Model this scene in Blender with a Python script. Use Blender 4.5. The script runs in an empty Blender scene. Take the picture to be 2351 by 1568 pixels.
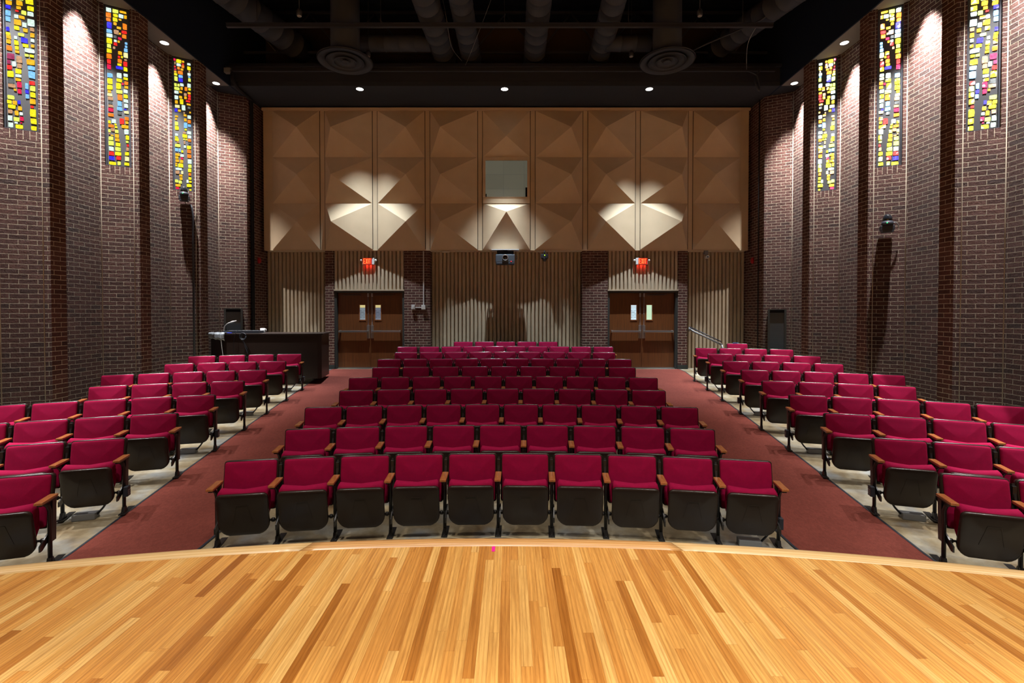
import bpy, bmesh, math, random
from mathutils import Vector, Matrix
random.seed(7)
C = bpy.context.scene.collection
CX, CZ = .115, 2.21
R1, YC = 13.4, 4.87 - 13.4
PI = math.pi

def zf(r):
    s = max(0, r - R1)
    return min(.70, .1*s - .00184*s*s) if s < 7.9 else .68
def zfloor(x, y): return zf(math.hypot(x, y - YC))

# ------------------------------------------------------------------ materials
MATS = {}
def mat(name, col, rough=.5, metal=0, spec=.5, emit=None, es=0, coat=0):
    m = bpy.data.materials.new(name); m.use_nodes = True
    b = m.node_tree.nodes['Principled BSDF']
    b.inputs['Base Color'].default_value = (*col, 1); b.inputs['Roughness'].default_value = rough
    b.inputs['Metallic'].default_value = metal; b.inputs['Specular IOR Level'].default_value = spec
    b.inputs['Coat Weight'].default_value = coat
    if emit:
        b.inputs['Emission Color'].default_value = (*emit, 1); b.inputs['Emission Strength'].default_value = es
    MATS[name] = m
    return m
class NB:
    """small node helper"""
    def __init__(s, m): s.m = m; s.t = m.node_tree; s.n = s.t.nodes; s.b = s.n['Principled BSDF']
    def node(s, typ, **kw):
        n = s.n.new(typ)
        for k, v in kw.items():
            if k.startswith('i_'):
                n.inputs[k[2:].replace('_', ' ')].default_value = v
            else: setattr(n, k, v)
        return n
    def link(s, a, b): s.t.links.new(a, b)
    def math(s, op, a, b=None):
        n = s.n.new('ShaderNodeMath'); n.operation = op
        for i, v in enumerate((a, b)):
            if v is None: continue
            if isinstance(v, (int, float)): n.inputs[i].default_value = v
            else: s.link(v, n.inputs[i])
        return n.outputs[0]
    def mix(s, fac, a, b, mode='MIX'):
        n = s.n.new('ShaderNodeMix'); n.data_type = 'RGBA'; n.blend_type = mode
        for i, v in ((0, fac), (6, a), (7, b)):
            if isinstance(v, (int, float)): n.inputs[i].default_value = v
            elif isinstance(v, tuple): n.inputs[i].default_value = (*v, 1)
            else: s.link(v, n.inputs[i])
        return n.outputs[2]
    def ramp(s, fac, stops):
        n = s.n.new('ShaderNodeValToRGB'); e = n.color_ramp.elements
        while len(e) < len(stops): e.new(.5)
        for k, (p, c) in enumerate(stops): e[k].position = p; e[k].color = (*c, 1)
        s.link(fac, n.inputs[0]); return n.outputs[0]
    def noise(s, vec, scale, detail=4, rough=.5):
        n = s.node('ShaderNodeTexNoise', i_Scale=scale, i_Detail=detail, i_Roughness=rough)
        if vec is not None: s.link(vec, n.inputs['Vector'])
        return n.outputs['Fac']
    def mapping(s, vec, sc=(1, 1, 1), loc=(0, 0, 0), rot=(0, 0, 0)):
        n = s.n.new('ShaderNodeMapping'); n.inputs['Scale'].default_value = sc
        n.inputs['Location'].default_value = loc; n.inputs['Rotation'].default_value = rot
        s.link(vec, n.inputs['Vector']); return n.outputs[0]
    def bump(s, h, strength=.3, dist=.01):
        n = s.node('ShaderNodeBump', i_Strength=strength, i_Distance=dist)
        s.link(h, n.inputs['Height']); s.link(n.outputs[0], s.b.inputs['Normal'])
def tc(nb, which='Object'): return nb.node('ShaderNodeTexCoord').outputs[which]

def brick_mat(name, rough_relief=1.0, rot=False):
    m = mat(name, (.1, .05, .04), .85, spec=.25); nb = NB(m)
    uv = tc(nb, 'UV')
    if rot: uv = nb.mapping(uv, rot=(0, 0, PI/2))
    warp = nb.node('ShaderNodeTexNoise', i_Scale=9, i_Detail=2); nb.link(uv, warp.inputs['Vector'])
    vm = nb.node('ShaderNodeVectorMath', operation='MULTIPLY_ADD')
    nb.link(warp.outputs['Color'], vm.inputs[0]); vm.inputs[1].default_value = (.011*rough_relief, .013*rough_relief, 0); nb.link(uv, vm.inputs[2])
    def br(c1, c2, mo, ms):
        b = nb.node('ShaderNodeTexBrick', offset=.5, i_Scale=1.0, i_Mortar_Size=ms, i_Mortar_Smooth=.25, i_Bias=0.0, i_Brick_Width=.206, i_Row_Height=.0712)
        b.inputs['Color1'].default_value = (*c1, 1); b.inputs['Color2'].default_value = (*c2, 1); b.inputs['Mortar'].default_value = (*mo, 1)
        nb.link(vm.outputs[0], b.inputs['Vector']); return b
    b1 = br((0, 0, 0), (1, 1, 1), (.5, .5, .5), .0052)
    col = nb.ramp(b1.outputs['Color'], [(0, (.060, .031, .027)), (.15, (.085, .037, .030)), (.7, (.112, .047, .038)), (1, (.145, .070, .057))])
    nz = nb.noise(uv, 45, 5, .7)
    col = nb.mix(.75, col, nb.ramp(nz, [(.25, (.3, .26, .26)), (.75, (1.6, 1.5, 1.5))]), 'MULTIPLY')
    big = nb.noise(uv, 1.3, 3)
    col = nb.mix(.45, col, nb.ramp(big, [(.3, (.55, .55, .6)), (.7, (1.3, 1.25, 1.2))]), 'MULTIPLY')
    mort = nb.ramp(nb.noise(uv, 25, 3), [(.3, (.36, .30, .22)), (.7, (.56, .48, .37))])
    col = nb.mix(b1.outputs['Fac'], col, mort)
    nb.link(col, nb.b.inputs['Base Color'])
    inv = nb.math('SUBTRACT', 1, b1.outputs['Fac'])
    h = nb.math('MULTIPLY', inv, nb.math('ADD', .9, nb.math('MULTIPLY', b1.outputs['Color'], 1.4*rough_relief)))
    h = nb.math('ADD', h, nb.math('MULTIPLY', nz, 2.2*rough_relief))
    h = nb.math('ADD', h, nb.math('MULTIPLY', nb.noise(uv, 17, 4), 2.6*rough_relief))
    nb.bump(h, 1, .026)
    return m
BRICK = brick_mat('rough_brick', 1.0)
BRICKS = brick_mat('smooth_brick', .25)
SOLDIER = brick_mat('soldier_brick', .5, rot=True)

MORTAR = mat('pale_joint_mortar', (.40, .35, .28), .9, spec=.2)
nbx = NB(MORTAR); nbx.bump(nbx.noise(tc(nbx), 60, 4), .6, .006)
def fabric_mat():
    m = mat('crimson_fabric', (.3, .002, .04), .9, spec=.15); nb = NB(m)
    o = tc(nb); n1 = nb.noise(o, 220, 2); n2 = nb.noise(o, 14, 3)
    col = nb.mix(nb.math('MULTIPLY', nb.math('ADD', n1, n2), .5), (.125, .0004, .018), (.35, .001, .052))
    nb.link(col, nb.b.inputs['Base Color']); nb.bump(n1, .25, .002)
    return m
FAB = fabric_mat()
SHELL = mat('dark_seat_plastic', (.023, .015, .0115), .24, spec=.32)
nbx = NB(SHELL); nbx.bump(nbx.noise(tc(nbx), 60, 3), .03, .002)
STEEL = mat('black_painted_steel', (.012, .011, .011), .35, spec=.6)
def wood_mat(name, a, b, rough=.35, sc=(60, 4, 60), coat=.3):
    m = mat(name, a, rough, coat=coat); nb = NB(m)
    o = nb.mapping(tc(nb), sc=sc)
    w = nb.noise(o, 1, 6, .65)
    nb.link(nb.ramp(w, [(.3, a), (.7, b)]), nb.b.inputs['Base Color'])
    return m
ARMW = wood_mat('armrest_oak', (.22, .06, .018), (.48, .17, .05), .3, (90, 9, 90), .5)
DOORW = wood_mat('door_walnut', (.085, .027, .008), (.19, .064, .016), .38, (45, 45, 1.5), .2)
DESKW = wood_mat('dark_mahogany', (.010, .0042, .003), (.020, .008, .005), .45, (2, 40, 60), .08)
BEIGE = mat('beige_paint', (.36, .25, .15), .75, spec=.25)
nbx = NB(BEIGE); _o = tc(nbx)
nbx.link(nbx.mix(nbx.noise(_o, 2.5, 5), (.47, .36, .235), (.60, .465, .315)), nbx.b.inputs['Base Color']); nbx.bump(nbx.noise(_o, 120, 2), .08, .002)
BEIGEF = mat('beige_flute_paint', (.34, .26, .17), .8, spec=.2)
nbx = NB(BEIGEF); _o = tc(nbx)
nbx.link(nbx.mix(nbx.noise(_o, 4, 4), (.39, .31, .22), (.50, .41, .295)), nbx.b.inputs['Base Color']); nbx.bump(nbx.noise(_o, 90, 2), .06, .002)
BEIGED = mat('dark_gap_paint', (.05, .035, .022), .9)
BLACK = mat('black_paint', (.010, .010, .012), .8, spec=.2)
BLACKM = mat('black_matt_metal', (.024, .028, .040), .5, spec=.4)
CEILM = mat('black_ceiling', (.010, .017, .036), .9, spec=.1)
SOFF = mat('dark_soffit', (.15, .145, .145), .8, spec=.2)
SOFFB = mat('charcoal_soffit', (.026, .031, .042), .85, spec=.15)
DUCT = mat('black_duct', (.040, .047, .064), .7, spec=.2)
FRAME = mat('dark_grey_frame', (.035, .038, .036), .5)
STEELB = mat('brushed_steel', (.45, .46, .48), .3, metal=.9)
nbx = NB(STEELB); nbx.bump(nbx.noise(nbx.mapping(tc(nbx), sc=(5, 200, 200)), 1, 3), .05, .001)
WHITEP = mat('white_plastic', (.6, .6, .6), .45)
GREYP = mat('grey_metal_box', (.22, .23, .24), .45, metal=.3)
GLASSD = mat('dark_lens_glass', (.01, .012, .016), .08, spec=.8)
PROJ = mat('projector_grey', (.055, .07, .09), .45)
REDP = mat('red_alarm_plastic', (.45, .005, .01), .4)
GREENL = mat('green_led', (0, .2, .05), .4, emit=(.05, 1, .25), es=3)
REDL = mat('red_led', (.3, 0, 0), .4, emit=(1, .02, .03), es=3)
LAMPE = mat('lamp_lens', (1, 1, 1), .4, emit=(1, .98, .95), es=12)
TRIMW = mat('lamp_trim', (.25, .25, .25), .5)
LETTER = mat('exit_letter_red', (.8, .05, .02), .4, emit=(1, .09, .02), es=3.2)
EXITR = mat('exit_face_red', (.3, .005, .003), .4, emit=(1, .01, .005), es=.35)
NAVY = mat('dark_navy_edging', (.010, .016, .028), .5)
TAPE = mat('magenta_tape', (.9, .01, .35), .6)
TAPEG = mat('tan_tape', (.4, .34, .22), .7)
PLASTIC = mat('clear_plastic_sheet', (.22, .25, .28), .2, spec=.8)
BLUEP = mat('blue_plastic', (.02, .04, .6), .4)
BASEB = mat('green_black_base', (.02, .026, .024), .6)

def carpet_mat():
    m = mat('red_carpet', (.2, .04, .03), .95, spec=.1); nb = NB(m)
    o = tc(nb); n1 = nb.noise(o, 170, 3, .7); n2 = nb.noise(o, 1.6, 4); n3 = nb.noise(nb.mapping(o, sc=(1, .6, 1)), 35, 4, .7)
    col = nb.mix(n1, (.095, .022, .017), (.24, .066, .050))
    col = nb.mix(.6, col, nb.ramp(n3, [(.3, (.72, .72, .72)), (.7, (1.25, 1.2, 1.2))]), 'MULTIPLY')
    col = nb.mix(.5, col, nb.ramp(n2, [(.3, (.75, .72, .72)), (.7, (1.2, 1.2, 1.2))]), 'MULTIPLY')
    nb.link(col, nb.b.inputs['Base Color']); nb.bump(nb.math('ADD', n1, n3), .5, .006)
    return m
CARPET = carpet_mat()
def conc_mat():
    m = mat('stained_concrete', (.4, .36, .3), .38, spec=.5); nb = NB(m)
    o = tc(nb); n1 = nb.noise(o, 1.8, 6, .6); n2 = nb.noise(o, 7, 5, .6); n3 = nb.noise(nb.mapping(o, loc=(5, 3, 1)), 2.6, 3)
    col = nb.ramp(n1, [(.3, (.19, .13, .065)), (.5, (.34, .29, .19)), (.7, (.44, .43, .37))])
    col = nb.mix(.6, col, nb.ramp(n2, [(.3, (.6, .58, .52)), (.7, (1.2, 1.2, 1.2))]), 'MULTIPLY')
    col = nb.mix(nb.ramp(n3, [(.5, (0, 0, 0)), (.7, (.6, .6, .6))]), col, (.24, .31, .38))
    col = nb.mix(.8, col, nb.ramp(nb.noise(nb.mapping(o, loc=(9, 1, 4)), 3.2, 6, .65), [(.35, (.5, .42, .32)), (.6, (1, 1, 1))]), 'MULTIPLY')
    nb.link(col, nb.b.inputs['Base Color']); nb.bump(n2, .08, .004)
    return m
CONC = conc_mat()
def stage_mat():
    m = mat('oak_strip_floor', (.6, .35, .13), .33, spec=.4, coat=.22); nb = NB(m)
    nb.b.inputs['Coat Roughness'].default_value = .22
    o = tc(nb); s = nb.node('ShaderNodeSeparateXYZ'); nb.link(o, s.inputs[0])
    bw = .0572
    xi = nb.math('DIVIDE', s.outputs[0], bw); xf = nb.math('FLOOR', xi)
    wn = nb.node('ShaderNodeTexWhiteNoise', noise_dimensions='1D'); nb.link(xf, wn.inputs['W'])
    wn2 = nb.node('ShaderNodeTexWhiteNoise', noise_dimensions='1D'); nb.link(nb.math('ADD', xf, 77.7), wn2.inputs['W'])
    ln = nb.math('ADD', .8, nb.math('MULTIPLY', wn2.outputs[0], .9))
    yy = nb.math('DIVIDE', nb.math('ADD', s.outputs[1], nb.math('MULTIPLY', wn.outputs[0], 9)), ln)
    yf = nb.math('FLOOR', yy)
    cv = nb.node('ShaderNodeCombineXYZ'); nb.link(xf, cv.inputs[0]); nb.link(yf, cv.inputs[1])
    w3 = nb.node('ShaderNodeTexWhiteNoise', noise_dimensions='3D'); nb.link(cv.outputs[0], w3.inputs['Vector'])
    base = nb.ramp(w3.outputs['Value'], [(0, (.36, .13, .018)), (.06, (.50, .21, .04)), (.2, (.62, .29, .065)), (.5, (.68, .345, .085)), (.8, (.73, .41, .115)), (1, (.80, .50, .17))])
    # grain, shifted per plank
    off = nb.node('ShaderNodeVectorMath', operation='MULTIPLY_ADD'); nb.link(w3.outputs['Color'], off.inputs[0]); off.inputs[1].default_value = (7, 7, 7); nb.link(o, off.inputs[2])
    g1 = nb.noise(nb.mapping(off.outputs[0], sc=(90, 3.0, 1)), 1, 5, .6)
    g2 = nb.noise(nb.mapping(off.outputs[0], sc=(18, 1.1, 1)), 1, 4, .6)
    g3 = nb.noise(nb.mapping(off.outputs[0], sc=(260, 12, 1)), 1, 2, .6)
    wav = nb.node('ShaderNodeTexWave', wave_type='BANDS', bands_direction='X', i_Scale=14, i_Distortion=5, i_Detail=3, i_Detail_Scale=.6)
    nb.link(nb.mapping(off.outputs[0], sc=(1, .12, 1)), wav.inputs['Vector'])
    col = nb.mix(.62, base, nb.ramp(g1, [(.25, (.62, .5, .4)), (.6, (1.12, 1.1, 1.08))]), 'MULTIPLY')
    col = nb.mix(.55, col, nb.ramp(g2, [(.25, (.62, .46, .30)), (.5, (1.0, 1.0, 1.0)), (.75, (1.1, 1.08, 1.08))]), 'MULTIPLY')
    col = nb.mix(.4, col, nb.ramp(wav.outputs['Fac'], [(0, (.72, .6, .5)), (.6, (1.1, 1.1, 1.1))]), 'MULTIPLY')
    col = nb.mix(.35, col, nb.ramp(g3, [(.3, (.7, .62, .55)), (.55, (1.05, 1.05, 1.05))]), 'MULTIPLY')
    # dark mineral streaks in some planks
    st = nb.ramp(nb.noise(nb.mapping(off.outputs[0], sc=(40, 1.3, 1), loc=(3, 9, 2)), 1, 3, .5), [(.70, (1, 1, 1)), (.78, (.45, .25, .14))])
    col = nb.mix(.8, col, st, 'MULTIPLY')
    # joints
    fx = nb.math('FRACT', xi); ex = nb.math('MINIMUM', fx, nb.math('SUBTRACT', 1, fx))
    fy = nb.math('FRACT', yy); ey = nb.math('MULTIPLY', nb.math('MINIMUM', fy, nb.math('SUBTRACT', 1, fy)), nb.math('DIVIDE', ln, bw))
    e = nb.math('MINIMUM', ex, ey)
    j = nb.ramp(e, [(0, (.45, .3, .2)), (.022, (1, 1, 1))])
    col = nb.mix(.75, col, j, 'MULTIPLY')
    nb.link(col, nb.b.inputs['Base Color']); nb.bump(g1, .03, .001)
    return m
STAGE = stage_mat()
def nosing_mat(name, a, b):
    m = mat(name, a, .33, coat=.25); nb = NB(m)
    nb.b.inputs['Coat Roughness'].default_value = .22
    uv = tc(nb, 'UV')
    w = nb.node('ShaderNodeTexWave', wave_type='BANDS', bands_direction='Y', i_Scale=9, i_Distortion=7, i_Detail=3, i_Detail_Scale=.4)
    nb.link(nb.mapping(uv, sc=(.16, 1, 1)), w.inputs['Vector'])
    g = nb.noise(nb.mapping(uv, sc=(4, 160, 1)), 1, 4)
    col = nb.mix(w.outputs['Fac'], a, b)
    col = nb.mix(.4, col, nb.ramp(g, [(.3, (.7, .65, .55)), (.6, (1.05, 1.05, 1.05))]), 'MULTIPLY')
    nb.link(col, nb.b.inputs['Base Color']); return m
NOSEL = nosing_mat('pale_maple_nosing', (.74, .47, .19), (.82, .57, .28))
NOSEM = nosing_mat('red_oak_nosing', (.60, .29, .09), (.74, .42, .16))

GC = dict(Y=(1, .80, 0), O=(1, .22, 0), A=(1, .47, 0), R=(1, .015, .01), M=(.75, .0, .07), P=(.35, .02, .10), B=(.03, .02, .85),
          C=(.22, .55, 1), W=(.72, 1, .80), L=(.80, 1, .12), G=(.12, .13, .13), T=(.55, .30, .15), D=(1, .88, .38))
def glass_mats(side, mult, wh=0):
    out = {}
    for k, c in GC.items():
        c = tuple(x*(1-wh*.15) + wh*.02 for x in c)
        m = mat('stained_glass_%s_%s' % (k, side), tuple(x*.03 for x in c), .3, spec=.3); nb = NB(m)
        o = tc(nb); n = nb.noise(o, 30, 3, .6)
        col = nb.mix(nb.ramp(n, [(.3, (0, 0, 0)), (.7, (1, 1, 1))]), tuple(x*.7 for x in c), tuple(min(1, x*1.15+.03) for x in c))
        if wh: col = nb.mix(nb.ramp(nb.noise(o, 9, 2), [(.55, (0, 0, 0)), (.70, (1, 1, 1))]), col, tuple(min(1, x*.6+.45) for x in c))  # whitish patches put into the right panes imitate overexposed glare
        nb.link(col, nb.b.inputs['Emission Color'])
        nb.b.inputs['Emission Strength'].default_value = mult
        out[k] = m
    return out
GL = glass_mats('left', 1.15)
GR = glass_mats('right', 4.6, 1)
SLAB = mat('dark_epoxy_slab', (.05, .053, .06), .45, spec=.4)
nbx = NB(SLAB); nbx.bump(nbx.noise(tc(nbx), 60, 3), .15, .003)

# ------------------------------------------------------------------ mesh helpers
class MB:
    def __init__(s): s.bm = bmesh.new(); s.mi = 0; s.uv = None
    def quad(s, vs):
        f = s.bm.faces.new([s.bm.verts.new(v) for v in vs]); f.material_index = s.mi; return f
    def box(s, x0, x1, y0, y1, z0, z1, bev=0, mtx=None):
        co = [(x, y, z) for x in (x0, x1) for y in (y0, y1) for z in (z0, z1)]
        v = [s.bm.verts.new(mtx @ Vector(c) if mtx else c) for c in co]
        fs = [s.bm.faces.new([v[i] for i in q]) for q in ((0, 1, 3, 2), (4, 6, 7, 5), (0, 4, 5, 1), (2, 3, 7, 6), (0, 2, 6, 4), (1, 5, 7, 3))]
        for f in fs: f.material_index = s.mi
        if bev:
            es = list({e for f in fs for e in f.edges})
            r = bmesh.ops.bevel(s.bm, geom=es, offset=bev, segments=2, profile=.6, affect='EDGES')
            for f in r['faces']: f.material_index = s.mi
        return s
    def loft(s, rings, cap=True, closed=True):
        rv = [[s.bm.verts.new(p) for p in r] for r in rings]
        n = len(rings[0])
        for a, b in zip(rv, rv[1:]):
            for i in range(n if closed else n-1):
                j = (i+1) % n
                f = s.bm.faces.new((a[i], a[j], b[j], b[i])); f.material_index = s.mi; f.smooth = True
        if cap:
            for r in (rv[0], rv[-1]):
                f = s.bm.faces.new(r); f.material_index = s.mi
        return s
    def tube(s, pts, r, n=8):
        pts = [Vector(p) for p in pts]; rings = []
        rr = r if isinstance(r, (list, tuple)) else [r]*len(pts)
        prev = None
        for i, p in enumerate(pts):
            d = (pts[min(i+1, len(pts)-1)] - pts[max(i-1, 0)]).normalized()
            if prev is None:
                up = Vector((0, 0, 1)) if abs(d.z) < .9 else Vector((1, 0, 0))
                a = d.cross(up).normalized()
            else:
                a = (prev - d*prev.dot(d)).normalized()
            prev = a; b = d.cross(a)
            rings.append([p + (a*math.cos(t*2*PI/n) + b*math.sin(t*2*PI/n))*rr[i] for t in range(n)])
        return s.loft(rings)
    def lathe(s, prof, c=(0, 0, 0), n=24, axis='Z', cap=True):
        rings = []
        for r, h in prof:
            ring = []
            for k in range(n):
                a = 2*PI*k/n; x, y = r*math.cos(a), r*math.sin(a)
                p = (x, y, h) if axis == 'Z' else ((x, h, y) if axis == 'Y' else (h, x, y))
                ring.append((p[0]+c[0], p[1]+c[1], p[2]+c[2]))
            rings.append(ring)
        return s.loft(rings, cap)
    def prism(s, poly, z0, z1, mtx=None, smooth=False):
        """poly list of (x,y) extruded in z"""
        f = lambda p: (mtx @ Vector(p)) if mtx else p
        a = [s.bm.verts.new(f((x, y, z0))) for x, y in poly]; b = [s.bm.verts.new(f((x, y, z1))) for x, y in poly]
        n = len(poly)
        for i in range(n):
            j = (i+1) % n; fc = s.bm.faces.new((a[i], a[j], b[j], b[i])); fc.material_index = s.mi; fc.smooth = smooth
        for r in (a, b): s.bm.faces.new(r).material_index = s.mi
        return s
    def build(s, name, mats, parent=None, smooth=False, weld=False):
        if weld: bmesh.ops.remove_doubles(s.bm, verts=s.bm.verts, dist=1e-5)
        bmesh.ops.recalc_face_normals(s.bm, faces=s.bm.faces)
        me = bpy.data.meshes.new(name); s.bm.to_mesh(me); s.bm.free()
        for m in (mats if isinstance(mats, (list, tuple)) else [mats]): me.materials.append(m)
        if smooth:
            for p in me.polygons: p.use_smooth = True
        o = bpy.data.objects.new(name, me); C.objects.link(o)
        if parent: o.parent = parent
        return o
def tag(o, label=None, cat=None, group=None, kind=None):
    if label: o['label'] = label
    if cat: o['category'] = cat
    if group: o['group'] = group
    if kind: o['kind'] = kind
    return o
def empty(name, loc=(0, 0, 0), rz=0, **kw):
    o = bpy.data.objects.new(name, None); C.objects.link(o); o.empty_display_size = .1
    o.location = loc; o.rotation_euler = (0, 0, rz)
    return tag(o, **kw)
def copy_tree(o, parent=None, parts=None):
    c = o.copy(); C.objects.link(c); c.parent = parent
    for ch in list(o.children):
        if parts is None or ch.name.split('.')[0] in parts or True: copy_tree(ch, c)
    return c
def rrect(w, h, r, n=4, rb=None):
    """rounded rectangle outline centred on 0 ; r top radius, rb bottom radius"""
    rb = rb or r; out = []
    for cx, cy, a0, rr in ((w/2-r, h/2-r, 0, r), (-w/2+r, h/2-r, 90, r), (-w/2+rb, -h/2+rb, 180, rb), (w/2-rb, -h/2+rb, 270, rb)):
        for k in range(n+1):
            a = math.radians(a0 + 90*k/n); out.append((cx+rr*math.cos(a), cy+rr*math.sin(a)))
    return out

# ------------------------------------------------------------------ floor, carpets
def struct(o): return tag(o, kind='structure')
def grid_surface(mb, x_of, ys, nx, dz):
    rows = []
    for y in ys:
        x0, x1 = x_of(y); rows.append([mb.bm.verts.new((x0+(x1-x0)*i/nx, y, zfloor(x0+(x1-x0)*i/nx, y)+dz)) for i in range(nx+1)])
    for a, b in zip(rows, rows[1:]):
        for i in range(nx):
            f = mb.bm.faces.new((a[i], a[i+1], b[i+1], b[i])); f.smooth = True; f.material_index = mb.mi
ys = [1.5 + .12*i for i in range(101)]
m = MB(); grid_surface(m, lambda y: (-7.4, 7.4), [1.5+.25*i for i in range(49)], 60, 0); struct(m.build('floor', CONC))
def xo(y): return 3.876 + (4.651-3.876)*(y-4.26)/(12.67-4.26)
for sgn in (-1, 1):
    yl = [3.75 + .15*i for i in range(71)]; yl = [y for y in yl if y < 12.9] + [12.93]
    m = MB(); grid_surface(m, (lambda y: (-xo(y), -2.80)) if sgn < 0 else (lambda y: (2.80, xo(y))), yl, 10, .008)
    car = m.build('aisle_carpet', CARPET)
    tag(car, 'dark red carpet running down the %s aisle to its doors' % ('left' if sgn < 0 else 'right'), 'carpet', 'aisle carpets')
    for a, b in ((lambda y: xo(y), lambda y: xo(y)+.022), (lambda y: 2.775, lambda y: 2.80)):
        m = MB(); grid_surface(m, (lambda y: (-b(y), -a(y))) if sgn < 0 else (lambda y: (a(y), b(y))), yl, 1, .011)
        tag(m.build('edging', NAVY, car), 'dark rubber edging strip')

# ------------------------------------------------------------------ stage
SZ = .46
def arc_pts(R, x0, x1, n=48, yo=3.70):
    return [(x0+(x1-x0)*i/n, yo-R+math.sqrt(R*R-(x0+(x1-x0)*i/n)**2)) for i in range(n+1)]
RS = 14.2
st = empty('stage_platform', (0, 0, 0), label='low curved stage of honey oak strip flooring in the foreground', cat='stage')
m = MB(); pl = arc_pts(RS-.135, -6.6, 6.6, 60, 3.70-.135)
m.prism(pl + [(6.6, -2.95), (-6.6, -2.95)], SZ-.04, SZ); m.build('strip_floor', STAGE, st)
m = MB(); pl2 = arc_pts(RS, -6.6, 6.6, 60, 3.68); m.prism(pl2 + [(6.6, 3.2-2), (-6.6, 3.2-2)], 0, SZ-.041); m.build('skirt', BLACK, st)
def nosing(x0, x1, mt, sk0, sk1):
    mb = MB(); uvl = mb.bm.loops.layers.uv.new('UVMap'); n = 30
    prof = [(0, SZ-.041), (.0, SZ), (.125, SZ), (.134, SZ-.006), (.137, SZ-.02), (.134, SZ-.035), (.125, SZ-.041)]
    ycn = 3.70-RS; a0, a1 = math.asin(x0/RS), math.asin(x1/RS); rings = []
    for i in range(n+1):
        ring = []
        for pr, pz in prof:
            r = RS-.135+pr; a = a0+(a1-a0)*i/n + (sk0*(1-i/n) + sk1*i/n)*(pr-.067)/RS
            ring.append(mb.bm.verts.new((r*math.sin(a), ycn+r*math.cos(a), pz)))
        rings.append(ring)
    k = len(prof)
    for i in range(n):
        for j in range(k):
            jj = (j+1) % k
            f = mb.bm.faces.new((rings[i][j], rings[i][jj], rings[i+1][jj], rings[i+1][j])); f.smooth = True
            vals = [(i, j), (i, jj), (i+1, jj), (i+1, j)]
            for lp, (q, w) in zip(f.loops, vals): lp[uvl].uv = ((a0+(a1-a0)*q/n)*RS, prof[w][0]*1.0+prof[w][1]*.5)
    for r in (rings[0], rings[-1]): mb.bm.faces.new(r)
    mb.build('nosing_board', mt, st)
nosing(-6.6, -1.417, NOSEL, 0, .5); nosing(-1.413, 1.368, NOSEM, .5, -.5); nosing(1.372, 6.6, NOSEL, -.5, 0)
m = MB(); m.box(-.02, .004, 3.485, 3.56, SZ+.0003, SZ+.0018); tag(m.build('tape_mark', TAPE), 'small magenta tape mark at the middle of the stage edge', 'tape')

# ------------------------------------------------------------------ brick side walls
ZS = 7.71            # soffit height
ZW = 4.85            # window sill height
XN, XB, XA = 6.68, 6.753, 7.165
AS = [12.0 - 1.72*k for k in range(9)]      # A corner of every bay (index 0 = rear)
def wall_strip(mb, uvl, p, q, z0, z1, s0):
    L = math.hypot(q[0]-p[0], q[1]-p[1])
    f = mb.quad([(p[0], p[1], z0), (q[0], q[1], z0), (q[0], q[1], z1), (p[0], p[1], z1)])
    for lp, uv in zip(f.loops, ((s0, z0), (s0+L, z0), (s0+L, z1), (s0, z1))): lp[uvl].uv = uv
    return s0+L
def lerp(a, b, t): return tuple(x+(y-x)*t for x, y in zip(a, b))
WF0, WF1 = .13, .93
def side_wall(sg):
    mb = MB(); uvl = mb.bm.loops.layers.uv.new('UVMap'); P = lambda x, y: (sg*x, y)
    s = 0.0
    wins = []
    bays = sorted(AS)
    zb = -.1
    for k, a in enumerate(bays):
        s = round(s, 0)
        prev_n = a-1.72+.51
        # return behind the previous nose, then receding face
        s = wall_strip(mb, uvl, P(XN, prev_n), P(XA, prev_n+.05), zb, ZS, s)
        s = round(s/.206)*.206
        s = wall_strip(mb, uvl, P(XA, prev_n+.05), P(XA, a), zb, ZS, s)
        if k == len(bays)-1: break
        A, B = P(XA, a), P(XB, a+.225)
        s = 0.0
        L = math.hypot(A[0]-B[0], A[1]-B[1])
        w0, w1 = lerp(A, B, WF0), lerp(A, B, WF1)
        s1 = wall_strip(mb, uvl, A, w0, zb, ZS, s); s2 = wall_strip(mb, uvl, w0, w1, zb, ZW-.13, s1)
        wall_strip(mb, uvl, w1, B, zb, ZS, s2)
        # reveals
        nx, ny = (B[1]-A[1])/L, -(B[0]-A[0])/L
        if ny < 0: nx, ny = -nx, -ny      # away from the camera (+Y)
        D = .085
        i0, i1 = (w0[0]+nx*D, w0[1]+ny*D), (w1[0]+nx*D, w1[1]+ny*D)
        wall_strip(mb, uvl, w0, i0, ZW, ZS, 0); wall_strip(mb, uvl, i1, w1, ZW, ZS, 0)
        wins.append((a, w0, w1, (nx, ny)))
        mb.mi = 0
        s = wall_strip(mb, uvl, B, P(XN, a+.26), zb, ZS, .05)
        mb.mi = 1
        s = wall_strip(mb, uvl, P(XN, a+.26), P(XN, a+.51), zb, ZS, .155)
        mb.mi = 0
    a = AS[0]
    s = wall_strip(mb, uvl, P(XA, a), P(6.60, 12.27), zb, ZS, .05)
    mb.mi = 1
    s = wall_strip(mb, uvl, P(6.60, 12.27), P(6.59, 13.40), zb, ZS, .05)
    mb.mi = 2
    for a in AS:
        mb.tube([(sg*(XA-.004), a-.002, zb), (sg*(XA-.004), a-.002, ZS)], .007, 6)
        if a < 11.9: mb.tube([(sg*(XB+.001), a+.224, zb), (sg*(XB+.001), a+.224, ZS)], .006, 6)
    o = mb.build('wall_left' if sg < 0 else 'wall_right', [BRICK, BRICKS, MORTAR]); struct(o)
    return wins, o
WL, wall_l = side_wall(-1)
WR, wall_r = side_wall(1)

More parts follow.
